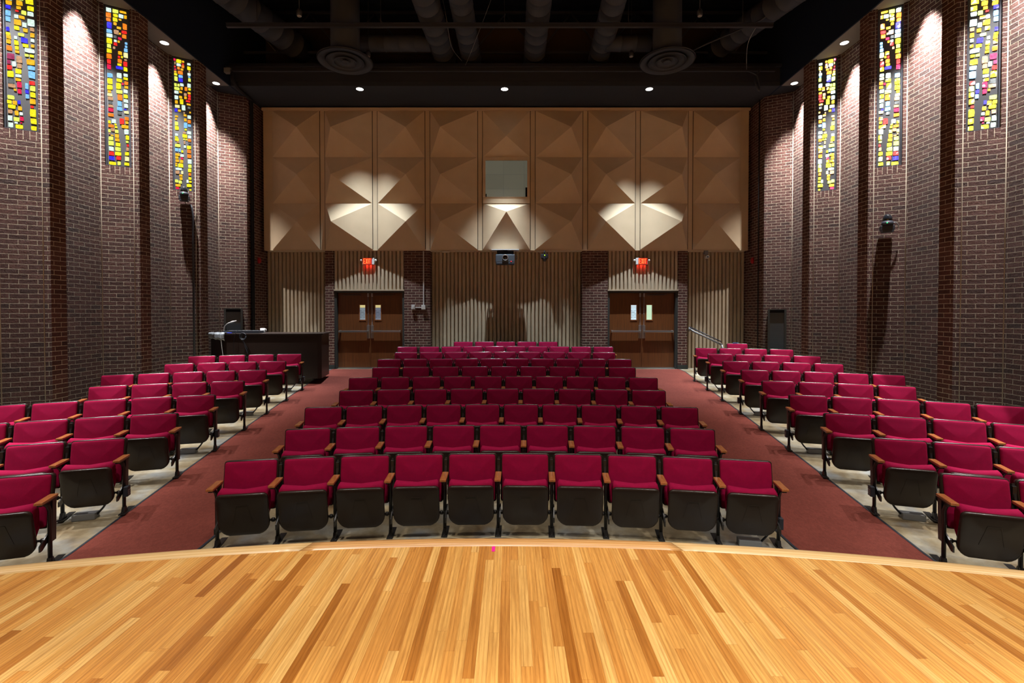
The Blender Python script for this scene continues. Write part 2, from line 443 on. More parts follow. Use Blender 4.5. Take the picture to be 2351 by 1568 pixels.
# ---------------- stained glass
PAT1 = "70,0,145,30,W 75,35,145,85,A 70,85,130,130,B 70,145,130,210,C 70,215,128,275,C 75,335,115,385,B 72,397,125,430,Y 78,430,132,475,A 78,480,130,530,A 78,550,142,610,O 83,640,167,710,P 83,715,125,765,P 83,775,140,830,R 85,840,158,918,Y 93,928,160,990,G 92,992,178,1035,T 155,1048,187,1075,A 83,1122,165,1172,L 80,1178,132,1222,Y 140,1185,190,1235,A 88,1230,175,1278,Y 90,1287,140,1335,T 163,1298,207,1358,A 87,1355,137,1420,W 150,1375,215,1425,L 92,1437,147,1495,W 160,1430,197,1452,W 170,1462,257,1510,Y 197,1182,230,1228,B 200,1250,247,1300,A 217,1317,255,1355,W 222,1370,265,1420,M 225,1434,245,1450,M 190,-10,275,38,L 192,40,265,98,A 193,103,247,140,A 180,145,220,168,R 248,153,305,205,L 168,195,215,242,W 218,212,287,250,A 165,254,248,320,A 258,290,308,348,W 165,325,225,375,Y 265,357,318,404,A 207,410,280,448,L 165,442,200,482,W 240,462,318,527,B 165,492,215,550,Y 172,557,217,603,Y 172,608,222,640,A 258,535,327,577,Y 280,587,395,640,W 280,648,327,683,L 335,657,387,692,Y 187,672,255,755,T 140,733,184,797,W 195,760,248,815,T 175,820,243,877,Y 175,882,243,918,W 173,927,237,962,A 190,968,247,1040,M 198,1050,243,1107,M 295,0,385,88,Y 313,105,390,162,Y 315,170,387,222,W 315,253,397,338,W 343,350,395,395,T 345,410,395,465,A 350,475,393,520,W 352,542,393,580,A 300,712,395,778,A 313,785,397,838,C 320,845,400,935,C 328,960,395,1008,R 340,1015,400,1080,L 340,1088,402,1150,Y 335,1163,400,1228,A 340,1240,378,1272,R 333,1280,405,1375,Y 340,1387,410,1455,Y 345,1475,410,1530,Y 283,983,320,1055,C 283,1060,323,1105,B 287,1110,328,1163,C"
PAT2 = "80,100,170,180,W 75,187,165,275,O 80,282,160,345,O 90,352,178,475,B 85,483,183,553,C 85,560,193,630,W 85,640,180,735,Y 93,742,165,815,L 88,830,178,905,Y 83,915,175,1005,O 92,1012,160,1098,R 90,1105,162,1195,M 93,1260,188,1340,C 93,1350,188,1460,Y 90,1467,188,1558,Y 100,1564,160,1608,A 93,1615,180,1672,D 102,1680,193,1745,T 107,1755,183,1810,G 110,1822,200,1870,T 107,1880,200,1950,M 100,1972,203,2035,O 103,2097,150,2155,Y 165,2082,243,2158,W 107,2172,208,2228,O 213,2165,255,2198,Y 220,2208,267,2248,Y 105,2252,148,2312,L 152,2240,218,2300,T 223,2270,283,2335,L 113,2320,145,2352,T 150,2357,200,2380,A 112,2385,193,2455,L 218,2348,292,2420,A 223,2427,303,2485,A 110,2465,202,2550,L 233,2505,318,2575,Y 115,2565,203,2643,W 223,2583,322,2660,L 115,2652,208,2727,R 220,2668,332,2738,Y 113,2738,217,2812,B 243,2745,325,2815,R 115,2837,240,2897,Y 263,2840,322,2910,L 190,135,293,215,L 200,225,285,280,Y 195,287,277,362,Y 205,370,263,425,A 262,455,340,500,A 210,505,298,588,T 302,562,335,600,A 205,600,263,655,G 283,645,348,692,M 213,678,265,722,W 275,698,315,740,A 208,728,270,785,R 195,797,235,843,T 283,890,355,955,A 280,968,320,1012,R 333,975,368,1017,Y 273,1024,352,1098,O 270,1104,342,1148,Y 243,1153,370,1210,B 257,1270,345,1368,W 252,1375,352,1435,Y 245,1445,332,1562,Y 245,1570,360,1640,L 268,1650,355,1760,O 268,1770,345,1864,C 258,1872,357,1945,C 265,1955,340,2015,G 303,2077,385,2187,R 310,173,435,230,A 295,240,383,312,W 393,265,440,332,A 295,320,345,350,A 365,410,443,525,O 345,535,440,592,R 352,600,433,675,O 402,740,450,787,C 402,798,447,843,C 387,850,452,915,C 376,923,455,1018,D 392,1038,440,1070,T 375,1080,445,1172,R 378,1178,447,1258,Y 375,1293,452,1352,W 373,1360,455,1410,Y 343,1450,380,1495,M 390,1430,460,1497,O 390,1510,460,1562,A 375,1570,450,1642,W 375,1658,452,1732,Y 377,1745,457,1812,W 385,1822,452,1905,W 378,1914,425,1942,B 383,1952,467,2005,D 393,2058,465,2127,O 403,2135,458,2188,A 335,2200,462,2264,A 383,2275,465,2375,W 408,2385,472,2472,Y 410,2482,460,2525,L 427,2545,465,2592,R 415,2600,462,2668,T 393,2680,468,2748,Y 393,2762,468,2850,D 383,2867,472,2925,Y"
PAT3 = "115,72,160,125,M 172,85,283,175,Y 293,118,345,165,A 135,145,160,205,T 293,183,340,213,R 178,182,273,248,W 130,235,162,275,R 285,220,348,285,O 195,255,253,320,O 267,293,327,340,A 130,298,177,335,M 128,345,183,396,A 128,402,198,452,Y 205,345,317,428,O 132,468,207,575,L 220,437,313,502,C 220,508,317,597,B 407,170,483,222,W 408,243,485,330,Y 438,340,472,380,T 415,390,485,453,W 428,463,477,495,C 430,502,487,585,L 410,625,490,718,W 130,620,185,690,L 197,633,247,697,L 253,622,335,692,W 353,700,415,793,O 433,727,490,780,Y 132,705,250,778,L 263,705,315,770,A 132,787,225,857,W 235,795,302,840,A 338,838,400,903,T 417,815,488,863,A 425,868,487,935,R 425,940,490,992,R 138,893,218,985,W 237,902,302,962,A 345,910,403,977,A 380,1000,477,1042,R 397,1070,487,1112,A 147,1000,210,1078,A 252,970,328,1093,Y 145,1102,252,1172,D 290,1105,372,1228,W 140,1180,202,1262,B 213,1207,273,1257,A 420,1140,480,1190,G 330,1262,360,1300,T 455,1250,492,1290,A 145,1337,217,1382,A 333,1310,400,1360,A 415,1330,495,1413,W 147,1397,195,1445,A 343,1400,400,1470,A 418,1433,493,1513,O 145,1475,217,1567,L 337,1490,412,1620,C 422,1535,495,1595,C 147,1573,233,1668,Y 353,1630,403,1675,Y 318,1700,383,1745,T 408,1685,500,1760,W 150,1740,217,1800,W 305,1753,413,1840,Y 427,1775,500,1850,W 145,1806,215,1840,Y 147,1846,233,1912,Y 323,1850,365,1885,L 375,1857,417,1895,Y 425,1857,497,1923,O 183,1917,242,1953,T 335,1900,372,1980,T 435,1937,490,1985,G 150,1970,267,2047,L 337,2000,385,2067,W 402,2010,500,2090,Y 150,2065,215,2145,C 228,2075,273,2155,C 283,2113,328,2170,Y 410,2097,497,2180,O 155,2182,255,2245,A 263,2202,340,2265,W 155,2251,225,2308,A 270,2273,327,2320,M 413,2202,500,2290,O 160,2318,240,2380,A 257,2325,325,2402,A 423,2310,507,2418,W 155,2395,203,2436,A 158,2441,203,2478,Y 218,2408,332,2500,Y 433,2428,507,2512,L 163,2505,298,2560,W 160,2567,247,2645,T 428,2518,505,2605,Y 280,2575,328,2650,D 240,2656,313,2705,A 440,2618,498,2685,O 250,2715,313,2783,A 440,2710,505,2777,Y 150,2767,222,2840,L 228,2790,298,2862,L 397,2770,442,2845,W 450,2795,510,2842,Y 158,2868,270,2930,A 400,2863,512,2940,Y 163,2937,245,2987,M 460,2977,505,3020,Y"
def parse(P, xl0, xl1, wd, yt, yb, sl_t, sl_b):
    out = []
    for tkn in P.split():
        a = tkn.split(','); x0, y0, x1, y1 = map(float, a[:4])
        ym = (y0+y1)/2; t = (ym-yt)/(yb-yt)
        xl = xl0+(xl1-xl0)*max(0, min(1, t)); sl = sl_t+(sl_b-sl_t)*t
        u0, u1 = (x0-xl)/wd, (x1-xl)/wd; um = (u0+u1)/2
        v = lambda y: 1-(y-um*sl-yt)/(yb-yt)
        out.append((u0, u1, v(y1), v(y0), a[4]))
    return out
G1 = parse(PAT1, 70, 82, 328, -780, 1515, 110, 40)
rr = random.Random(3); vv = max(g[3] for g in G1)+.01
cols = 'YAOWYLAYRBCWYAYO'
for cx in (.02, .36, .72):
    v = vv
    while v < .97:
        h = rr.uniform(.018, .04); w = rr.uniform(.16, .26)
        G1.append((cx+rr.uniform(0, .05), cx+w, v, min(.985, v+h), rr.choice(cols))); v += h+rr.uniform(.006, .02)
G2 = parse(PAT2, 78, 97, 380, 75, 2905, 130, 70)
G3 = parse(PAT3, 115, 148, 372, 55, 3010, 70, 35)
PATS = {1: G3, 2: G2, 3: G1}
def make_window(sg, k, idx, w):
    a, w0, w1, nrm = w
    L = math.hypot(w1[0]-w0[0], w1[1]-w0[1]); ux, uy = (w1[0]-w0[0])/L, (w1[1]-w0[1])/L
    H = ZS-ZW; D = .055
    base = Vector((w0[0]+nrm[0]*D, w0[1]+nrm[1]*D, ZW))
    M = Matrix(((ux, nrm[0], 0, base.x), (uy, nrm[1], 0, base.y), (0, 0, 1, base.z), (0, 0, 0, 1)))   # local x along, y into the wall
    root = bpy.data.objects.new('window_%d' % idx, None); C.objects.link(root); root.matrix_world = Matrix.Translation(base)
    root['kind'] = 'structure'
    ML = Matrix.Translation(-base) @ M
    ft = .022
    mb = MB()
    for bx in ((0, ft, 0, H), (L-ft, L, 0, H), (ft, L-ft, 0, ft), (ft, L-ft, H-ft, H)):
        mb.box(bx[0], bx[1], -.02, .03, bx[2], bx[3], mtx=ML)
    mb.build('frame', BLACKM, root)
    mb = MB(); mb.box(ft, L-ft, .0, .025, ft, H-ft, mtx=ML); mb.build('epoxy_slab', SLAB, root)
    mats = GL if sg < 0 else GR
    keys = list(GC.keys()); mb = MB(); rnd = random.Random(idx)
    x0, x1 = ft+.008, L-ft-.012
    for (u0, u1, v0, v1, c) in PATS.get(k, G2):
        px0, px1 = x0+(x1-x0)*max(-.01, u0), x0+(x1-x0)*min(1.02, u1)
        pz0, pz1 = H*.992*max(.004, v0)+.002, H*.992*min(.995, v1)
        if px1-px0 < .006 or pz1-pz0 < .006: continue
        mb.mi = keys.index(c)
        j = lambda s: rnd.uniform(-s, s)
        wx, hz = (px1-px0), (pz1-pz0)
        q = [(px0+wx*rnd.uniform(0, .08), pz0+hz*rnd.uniform(0, .08)), ((px0+px1)/2+wx*j(.1), pz0+hz*rnd.uniform(0, .05)), (px1-wx*rnd.uniform(0, .06), pz0+hz*rnd.uniform(0, .12)),
             (px1-wx*rnd.uniform(0, .05), (pz0+pz1)/2), (px1-wx*rnd.uniform(0, .1), pz1-hz*rnd.uniform(0, .08)), ((px0+px1)/2+wx*j(.1), pz1), (px0+wx*rnd.uniform(0, .06), pz1-hz*rnd.uniform(0, .1)), (px0, (pz0+pz1)/2+hz*j(.1))]
        cx, cz = sum(p[0] for p in q)/8, sum(p[1] for p in q)/8
        r0 = [ML @ Vector((x, -.001, z)) for x, z in q]; r1 = [ML @ Vector((cx+(x-cx)*.97, -.005-.003*rnd.random(), cz+(z-cz)*.97)) for x, z in q]
        mb.loft([r0, r1])
        for f in mb.bm.faces[-1:] if False else []: pass
    o = mb.build('stained_glass', [mats[q] for q in keys], root); o['label'] = 'glass chunks in yellow, orange, red, blue and white'
    for p in o.data.polygons: p.use_smooth = False
    # soldier course sill
    mb = MB(); uvl = mb.bm.loops.layers.uv.new('UVMap')
    s0, s1 = w0, w1
    f = mb.quad([(s0[0]-base.x, s0[1]-base.y, -.13), (s1[0]-base.x, s1[1]-base.y, -.13), (s1[0]-base.x, s1[1]-base.y, 0), (s0[0]-base.x, s0[1]-base.y, 0)])
    for lp, uv in zip(f.loops, ((0, .012), (L, .012), (L, .19), (0, .19))): lp[uvl].uv = uv
    i0, i1 = (s0[0]+nrm[0]*.085, s0[1]+nrm[1]*.085), (s1[0]+nrm[0]*.085, s1[1]+nrm[1]*.085)
    f = mb.quad([(s0[0]-base.x, s0[1]-base.y, 0), (s1[0]-base.x, s1[1]-base.y, 0), (i1[0]-base.x, i1[1]-base.y, 0), (i0[0]-base.x, i0[1]-base.y, 0)])
    for lp, uv in zip(f.loops, ((0, .19), (L, .19), (L, .24), (0, .24))): lp[uvl].uv = uv
    mb.build('brick_sill', SOLDIER, root)
idx = 1
for sg, W in ((-1, WL), (1, WR)):
    for w in W:
        k = round((12.0-w[0])/1.72)
        make_window(sg, k, idx, w); idx += 1

# ------------------------------------------------------------------ soffits, fascia, ceiling
for sg, nm in ((-1, 'soffit_left'), (1, 'soffit_right')):
    m = MB(); x0, x1 = sorted((sg*6.69, sg*7.5)); m.box(x0, x1, -3, 11.70, ZS, ZS+.1)
    struct(m.build('trim_1' if sg < 0 else 'trim_2', SOFF))
    m = MB(); x0, x1 = sorted((sg*6.66, sg*6.69)); m.box(x0, x1, -2.9, 13.4, ZS-.004, 10.2)
    struct(m.build('trim_3' if sg < 0 else 'trim_4', CEILM))
m = MB(); m.box(-7.5, 7.5, 11.701, 12.93, ZS+.001, ZS+.1); struct(m.build('trim_5', SOFFB))
m = MB(); m.box(-6.66, 6.66, 11.70, 11.74, ZS+.1, ZS+.46); m.box(-6.66, 6.66, 11.62, 11.70, ZS+.44, ZS+.50); struct(m.build('trim_6', BLACKM))
m = MB()
for i in range(75):
    y = -3+.22*i
    m.box(-7.5, 7.5, y, y+.11, 10.1, 10.15)
m.box(-7.5, 7.5, -3, 13.6, 10.15, 10.2); struct(m.build('ceiling', CEILM))

# roof joists
def joist(y, lab):
    m = MB(); z0, z1 = 8.75, 9.75
    m.box(-6.6, 6.6, y-.03, y+.03, z0, z0+.05); m.box(-6.6, 6.6, y-.03, y+.03, z1, z1+.05)
    n = 16
    for i in range(n):
        xa, xb = -6.6+13.2*i/n, -6.6+13.2*(i+1)/n
        p, q = ((xa, y, z0+.03), (xb, y, z1)) if i % 2 else ((xa, y, z1), (xb, y, z0+.03))
        m.tube([p, q], .018, 6)
    return tag(m.build('roof_joist', BLACKM), lab, 'roof joist', 'open web joists under the roof deck')
joist(10.0, 'black open web joist crossing above the front lighting batten')
joist(12.2, 'black open web joist crossing above the rear downlight soffit')
joist(7.8, 'black open web joist nearest the stage at the top edge')

def duct(p, q, r, lab, n=20):
    m = MB(); p, q = Vector(p), Vector(q); L = (q-p).length; k = max(2, int(L/.35)); pts = []; rs = []
    for i in range(k+1):
        c = p.lerp(q, i/k); d = (q-p).normalized()
        for o_, rr_ in ((-.012, r), (-.006, r+.008), (.006, r+.008), (.012, r)):
            if 0 < i < k: pts.append(c+d*o_); rs.append(rr_)
        if i in (0, k): pts.append(c); rs.append(r)
    m.tube(pts, rs, n); return tag(m.build('air_duct', DUCT), lab, 'duct', 'round black air ducts')
duct((-6.1, 9.0, 8.9), (-5.2, 12.4, 8.9), .30, 'wide black round duct at the far left of the ceiling')
duct((-1.75, 6.5, 8.6), (-1.5, 12.5, 8.6), .27, 'black round duct left of the centre pair')
duct((-.95, 6.5, 8.6), (-.85, 12.5, 8.6), .24, 'black round duct just left of the ceiling centre')
duct((.70, 6.5, 8.6), (.72, 12.5, 8.6), .26, 'black round duct just right of the ceiling centre')
duct((2.1, 6.5, 8.6), (2.35, 12.5, 8.6), .25, 'black round duct midway to the right diffuser')
duct((6.1, 8.6, 8.6), (5.3, 12.4, 8.9), .27, 'wide black round duct at the far right of the ceiling')
duct((-3.5, 11.3, 8.5), (-1.75, 11.3, 8.5), .17, 'short black cross duct beside the left round diffuser')
duct((2.35, 11.3, 8.5), (3.4, 11.3, 8.5), .17, 'short black cross duct beside the right round diffuser')
for sx, lab in ((-3.54, 'large round black air diffuser hanging at left of the ceiling'), (3.60, 'large round black air diffuser hanging at right of the ceiling')):
    r = empty('air_diffuser', (sx, 10.72, 7.77), label=lab, cat='air diffuser', group='round air diffusers')
    m = MB(); m.lathe([(.595, 0), (.60, .015), (.595, .03), (.40, .05), (.38, .035), (.575, .0)], n=48, cap=False); m.build('outer_ring', DUCT, r)
    m = MB(); m.lathe([(.40, -.01), (.41, 0), (.26, .06), (.25, .05)], n=40, cap=False); m.build('middle_cone', DUCT, r)
    m = MB(); m.lathe([(.24, -.02), (.25, -.01), (.13, .05), (.12, .04)], n=32, cap=False); m.lathe([(.0001, -.02), (.08, -.015), (.09, 0), (.03, .05)], n=24); m.build('inner_cone', DUCT, r)
    m = MB(); m.lathe([(.31, .05), (.31, 2.33)], n=32); m.build('neck', DUCT, r)
# battens / struts
r = empty('lighting_batten', (0, 10.15, 8.2), label='long black lighting batten hung across the ceiling', cat='batten')
m = MB(); m.box(-5.83, 5.63, -.03, .03, -.0, .06); m.box(-5.83, 5.63, -.05, .05, .06, .075); m.build('channel', BLACKM, r)
m = MB()
for x in (-5.2, -2.6, 0, 2.6, 5.0): m.tube([(x, 0, .07), (x, 0, .6)], .008, 6)
m.build('hanger_rods', BLACKM, r)
r = empty('strut_channel', (0, 11.45, 7.93), label='black strut channel in front of the rear soffit', cat='strut')
m = MB(); m.box(-6.62, 6.4, -.03, .03, 0, .03); m.box(-6.62, 6.4, -.03, .03, .10, .12); m.box(-6.62, 6.4, .02, .03, .03, .1); m.build('channel', BLACKM, r)
m = MB(); m.box(-6.645, -6.5, -.05, .05, -.04, .07); m.build('end_bracket', GREYP, r)
# small ceiling cans
for (x, y, z, lab) in ((-3.2, 11.3, 8.2, 'small unlit can light beside the left round diffuser'), (2.95, 11.3, 8.2, 'small unlit can light beside the right round diffuser'),
                       (-4.2, 9.9, 8.28, 'small unlit can light above the left of the batten'), (4.0, 9.9, 8.28, 'small unlit can light above the right of the batten')):
    r = empty('can_light', (x, y, z), label=lab, cat='can light', group='small unlit can lights')
    m = MB(); m.lathe([(.05, 0), (.055, .1), (.03, .14)], n=20); m.tube([(0, 0, .14), (0, 0, 10.11-z)], .008, 6); m.build('housing', BLACKM, r)
    m = MB(); m.lathe([(.0001, -.004), (.042, -.004), (.045, .002)], n=20); m.build('lens', TRIMW, r)
def wire(pts, rad, lab, mt=GREYP, name='hanging_wire', cat='wire', grp='loose wires below the roof'):
    P = [Vector(p) for p in pts]; out = []
    for i in range(len(P)-1):
        a, b, c, d = P[max(i-1, 0)], P[i], P[i+1], P[min(i+2, len(P)-1)]
        for k in range(6):
            t = k/6; out.append(.5*((2*b)+(-a+c)*t+(2*a-5*b+4*c-d)*t*t+(-a+3*b-3*c+d)*t**3))
    out.append(P[-1]); m = MB(); m.tube(out, rad, 6)
    o = m.build(name, mt); tag(o, lab, cat, grp); return o
wire([(-1.4, 10.4, 9.2), (-1.30, 10.4, 8.8), (-1.25, 10.5, 8.5), (-1.2, 10.9, 8.2), (-1.02, 11.4, 8.15)], .005, 'pale loose wire hanging left of the ceiling centre')
wire([(-.2, 10.4, 9.2), (-.40, 10.6, 8.8), (-.8, 11.3, 8.3), (-.95, 11.5, 8.1)], .004, 'thin dark wire hanging right of the pale one')
wire([(5.35, 10.2, 8.3), (5.33, 10.6, 8.1), (5.75, 11.5, 7.98)], .006, 'straight brace wire beside the right end of the batten')
wire([(6.0, 9.0, 8.55), (5.6, 10.2, 8.6), (5.5, 10.4, 8.5), (4.7, 11.2, 8.45), (4.3, 11.3, 8.3)], .02, 'bundle of black conduits running to the right diffuser', BLACKM)
wire([(5.75, 11.5, 7.98), (5.95, 11.4, 7.8), (6.0, 11.4, 7.45), (5.9, 11.4, 7.7), (6.02, 11.42, 7.95)], .02, 'dark coiled cable dangling by the right rear corner', BLACKM)

# ------------------------------------------------------------------ recessed downlights
def downlight(x, y, z, lab, grp, e, size, blend, aim=None, col=(1, .95, .88), r=.075, es=None):
    o = empty('recessed_downlight', (x, y, z), label=lab, cat='downlight', group=grp)
    m = MB(); m.lathe([(r*1.12, -.004), (r*1.12, 0.0), (r, 0.0), (r*.98, -.004)], n=28, cap=False); m.build('trim_ring', TRIMW, o)
    m = MB(); m.lathe([(.0001, -.001), (r, -.001)], n=28, cap=False); m.build('lens', LAMPE, o)
    ld = bpy.data.lights.new('downlight_lamp', 'SPOT'); ld.energy = e; ld.spot_size = math.radians(size); ld.spot_blend = blend; ld.color = col; ld.shadow_soft_size = .03
    lo = bpy.data.objects.new('downlight_lamp', ld); C.objects.link(lo); lo.location = (x, y, z-.012)
    d = Vector(aim or (0, 0, -1)); lo.rotation_euler = d.to_track_quat('-Z', 'Y').to_euler()
POS = ['rearmost', 'second from the rear', 'third from the rear', 'fourth from the rear', 'fifth from the rear', 'sixth from the rear', 'seventh from the rear']
for sg in (-1, 1):
    for k in range(6):
        y = 11.57-1.72*k
        downlight(sg*6.93, y, ZS-.001, '%s round downlight in the %s side soffit' % (POS[k], 'left' if sg < 0 else 'right'), '%s soffit downlights' % ('left' if sg < 0 else 'right'), 3500, 57, 1, aim=(sg*.0, .0, -1), col=(1, .96, .93))
for x, w, e_, sz_, bl_ in ((-3.58, 'left', 2400, 60, 1), (-.02, 'middle', 3400, 50, 1), (3.54, 'right', 3400, 54, 1)):
    downlight(x, 11.87, ZS, '%s of three lit downlights in the black rear soffit' % w, 'rear soffit downlights', e_, sz_, bl_, aim=(0, .0, -1), col=(.80, .92, 1), r=.085)

# ------------------------------------------------------------------ rear wall
bk = bpy.data.objects.new('wall_back', None); C.objects.link(bk); bk['kind'] = 'structure'
m = MB(); m.box(-7.2, 7.2, 13.42, 13.5, -.1, 10.2); m.build('backing', BEIGED, bk)
def fluted(x0, x1, yb, z0, z1, pitch=.1075):
    m = MB(); n = round((x1-x0)/pitch); p = (x1-x0)/n; pts = [(x0, yb)]; ch = .013
    for i in range(n):
        a = x0+i*p; g = p*.13; d = .062
        pts += [(a+g, yb), (a+g+.002, yb-d*.72), (a+g+ch, yb-d), (a+p-g-ch, yb-d), (a+p-g-.002, yb-d*.72), (a+p-g, yb)]
    pts.append((x1, yb))
    rings = [[(x, y, z) for x, y in pts] for z in (z0, z1)]
    m.loft(rings, cap=False, closed=False)
    o = m.build('fluted_panel', BEIGEF, bk)
    for pl in o.data.polygons: pl.use_smooth = False
    return o
ZT = 3.90
fluted(-6.59, -4.90, 13.29, .3, ZT); fluted(-2.06, 2.08, 13.29, .3, ZT); fluted(4.92, 6.59, 13.29, .3, ZT)
m = MB(); m.box(-6.59, 6.59, 13.20, 13.42, ZT-.008, ZT+.06); m.build('top_gap_strip', BEIGED, bk)
DO = [(-4.66, -2.755), (2.765, 4.675)]      # door openings
YP = 13.0
for k, (xa, xb) in enumerate(DO):
    fluted(xa, xb, YP+.055, 2.84, ZT, .1065)
    m = MB(); m.box(xa, xb, YP-.015, YP+.08, 2.805, 2.842); m.build('header_trim', BEIGEF, bk)
    m = MB(); m.box(xa, xb, YP+.06, YP+.36, 2.81, ZT); m.build('header_core', BEIGED, bk)
PIERS = [(-4.90, -4.66), (-2.755, -2.055), (2.075, 2.765), (4.675, 4.925)]
for xa, xb in PIERS:
    mb = MB(); uvl = mb.bm.loops.layers.uv.new('UVMap')
    wall_strip(mb, uvl, (xa, YP), (xb, YP), .3, ZT, 0 if xb-xa > .4 else .1); wall_strip(mb, uvl, (xa, YP+.4), (xa, YP), .3, ZT, .103); wall_strip(mb, uvl, (xb, YP), (xb, YP+.4), .3, ZT, .103)
    mb.build('brick_pier', BRICKS, bk)
    m = MB(); m.box(xa-.015, xb+.015, YP-.02, YP+.3, .66, .79); m.build('pier_base', BASEB, bk)

# upper pyramid panels
PY = 12.88; QS = 12.88/12.82
def qz(z): return CZ+(z-CZ)*QS
fr = bpy.data.objects.new('trim_7', None); C.objects.link(fr); fr['kind'] = 'structure'
m = MB(); m.box(-6.485, 6.50, PY+.004, 13.4, qz(3.875), 7.66); m.build('panel_box', BEIGE, fr)
m = MB(); m.box(-6.50, 6.52, PY-.05, PY+.01, 7.602, 7.668); m.build('top_cap', BEIGE, fr)
m = MB(); m.box(-6.50, 6.51, PY+.03, 13.4, 7.668, ZS+.05); m.build('upper_gap', SOFFB, fr)
PX0 = [CX+QS*(-6.207+(6.243-1.248+6.207)/8*i-CX) for i in range(9)]
APX = [.61, .20, .64, .24, .5, .73, .34, .80, .39]
PW = 1.248*QS; PH = (7.571-3.896)/3*QS; Z0P = qz(3.896)
names9 = ['leftmost', 'second from the left', 'third from the left', 'fourth from the left', 'central', 'fourth from the right', 'third from the right', 'second from the right', 'rightmost']
def pyramid(m, w, h, ax, az, d):
    v = [(0, 0, 0), (w, 0, 0), (w, 0, h), (0, 0, h)]; ap = (w*ax, -d, h*az)
    for i in range(4): m.bm.faces.new([m.bm.verts.new(q) for q in (v[i], v[(i+1) % 4], ap)])
for i, x in enumerate(PX0):
    lab = '%s beige panel column of %s acoustic pyramids on the rear wall' % (names9[i], 'three' if i != 4 else 'two')
    r = empty('acoustic_panel', (x, PY-.012, Z0P), label=lab, cat='acoustic panel', group='pyramid acoustic panels')
    m = MB(); m.box(-.004, PW+.004, 0, .014, 0, 3*PH); m.build('panel_board', BEIGE, r)
    for j in range(3):
        if i == 4 and j == 1: continue
        m = MB(); pyramid(m, PW, PH-.006, APX[i], .57 if i != 4 else (.38 if j == 2 else .78), .28)
        o = m.build('pyramid', BEIGE, r, weld=True); o.location = (0, -.001, j*PH+.003)
        for p in o.data.polygons: p.use_smooth = False
    # dark reveal lines beside the board
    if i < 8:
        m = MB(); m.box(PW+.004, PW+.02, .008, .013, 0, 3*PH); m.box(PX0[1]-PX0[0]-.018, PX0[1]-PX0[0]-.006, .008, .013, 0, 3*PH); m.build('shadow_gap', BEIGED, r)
# booth window in central panel
xw0, zw0 = PX0[4], Z0P+PH
bw = bpy.data.objects.new('window_50', None); C.objects.link(bw); bw['kind'] = 'structure'; bw.location = (xw0, PY-.014, zw0)
m = MB(); t = .07
m.box(0, PW, -.03, 0, 0, .17); m.box(0, PW, -.03, 0, PH-.10, PH-.002); m.box(0, t, -.06, 0, .17, PH-.10); m.box(PW-t, PW, -.06, 0, .17, PH-.10); m.build('frame', BEIGE, bw)
BOOTH = mat('booth_interior', (.05, .05, .045), .35, emit=(.36, .38, .30), es=.26); nbx = NB(BOOTH)  # booth light put into the surface as glow, no lamp inside
bt = nbx.node('ShaderNodeTexBrick', offset=0, i_Scale=1, i_Mortar_Size=.004, i_Brick_Width=.55, i_Row_Height=.38); bt.inputs['Color1'].default_value = (.40, .37, .26, 1); bt.inputs['Color2'].default_value = (.33, .31, .22, 1); bt.inputs['Mortar'].default_value = (.2, .19, .15, 1)
nbx.link(nbx.mapping(tc(nbx), rot=(PI/2, 0, 0)), bt.inputs['Vector']); nbx.link(bt.outputs['Color'], nbx.b.inputs['Emission Color'])
m = MB(); m.box(t, PW-t, -.012, -.004, .17, PH-.10); m.build('booth_interior', BOOTH, bw)
m = MB(); m.box(PW-t-.05, PW-t, -.016, -.013, .17, .42); m.box(t, t+.03, -.016, -.013, .17, .25); m.build('dark_equipment', BLACK, bw)
PANE = mat('window_pane_glass', (1, 1, 1), .02); NB(PANE).b.inputs['Transmission Weight'].default_value = 1; NB(PANE).b.inputs['IOR'].default_value = 1.45
m = MB(); m.quad([(t, -.05, .17), (PW-t, -.05, .17), (PW-t, -.05, PH-.1), (t, -.05, PH-.1)]); m.build('pane', PANE, bw)

# ------------------------------------------------------------------ doors
def emis_pane(name, c1, c2, es, brickish):
    m = mat(name, (.1, .1, .1), .1, emit=c1, es=es); nb = NB(m); o = tc(nb)
    if brickish:
        b = nb.node('ShaderNodeTexBrick', i_Scale=1, i_Mortar_Size=.004, i_Brick_Width=.12, i_Row_Height=.045)
        b.inputs['Color1'].default_value = (*c1, 1); b.inputs['Color2'].default_value = tuple(x*.6 for x in c1)+(1,); b.inputs['Mortar'].default_value = tuple(min(1, x*1.6) for x in c1)+(1,)
        nb.link(nb.mapping(o, rot=(PI/2, 0, 0)), b.inputs['Vector'])
        s = nb.node('ShaderNodeSeparateXYZ'); nb.link(o, s.inputs[0])
        f = nb.math('GREATER_THAN', s.outputs[2], .33)
        nb.link(nb.mix(f, b.outputs['Color'], c2), nb.b.inputs['Emission Color'])
    return m
LITES = [[emis_pane('corridor_view_grey', (.16, .20, .23), (.62, .52, .22), 1.0, True), emis_pane('corridor_view_dark', (.11, .13, .17), (.60, .50, .22), 1.0, True)],
         [emis_pane('corridor_view_bright', (.42, .55, .62), (.45, .55, .6), 1.3, True), emis_pane('corridor_view_mint', (.52, .72, .50), (.5, .7, .5), 1.1, False)]]
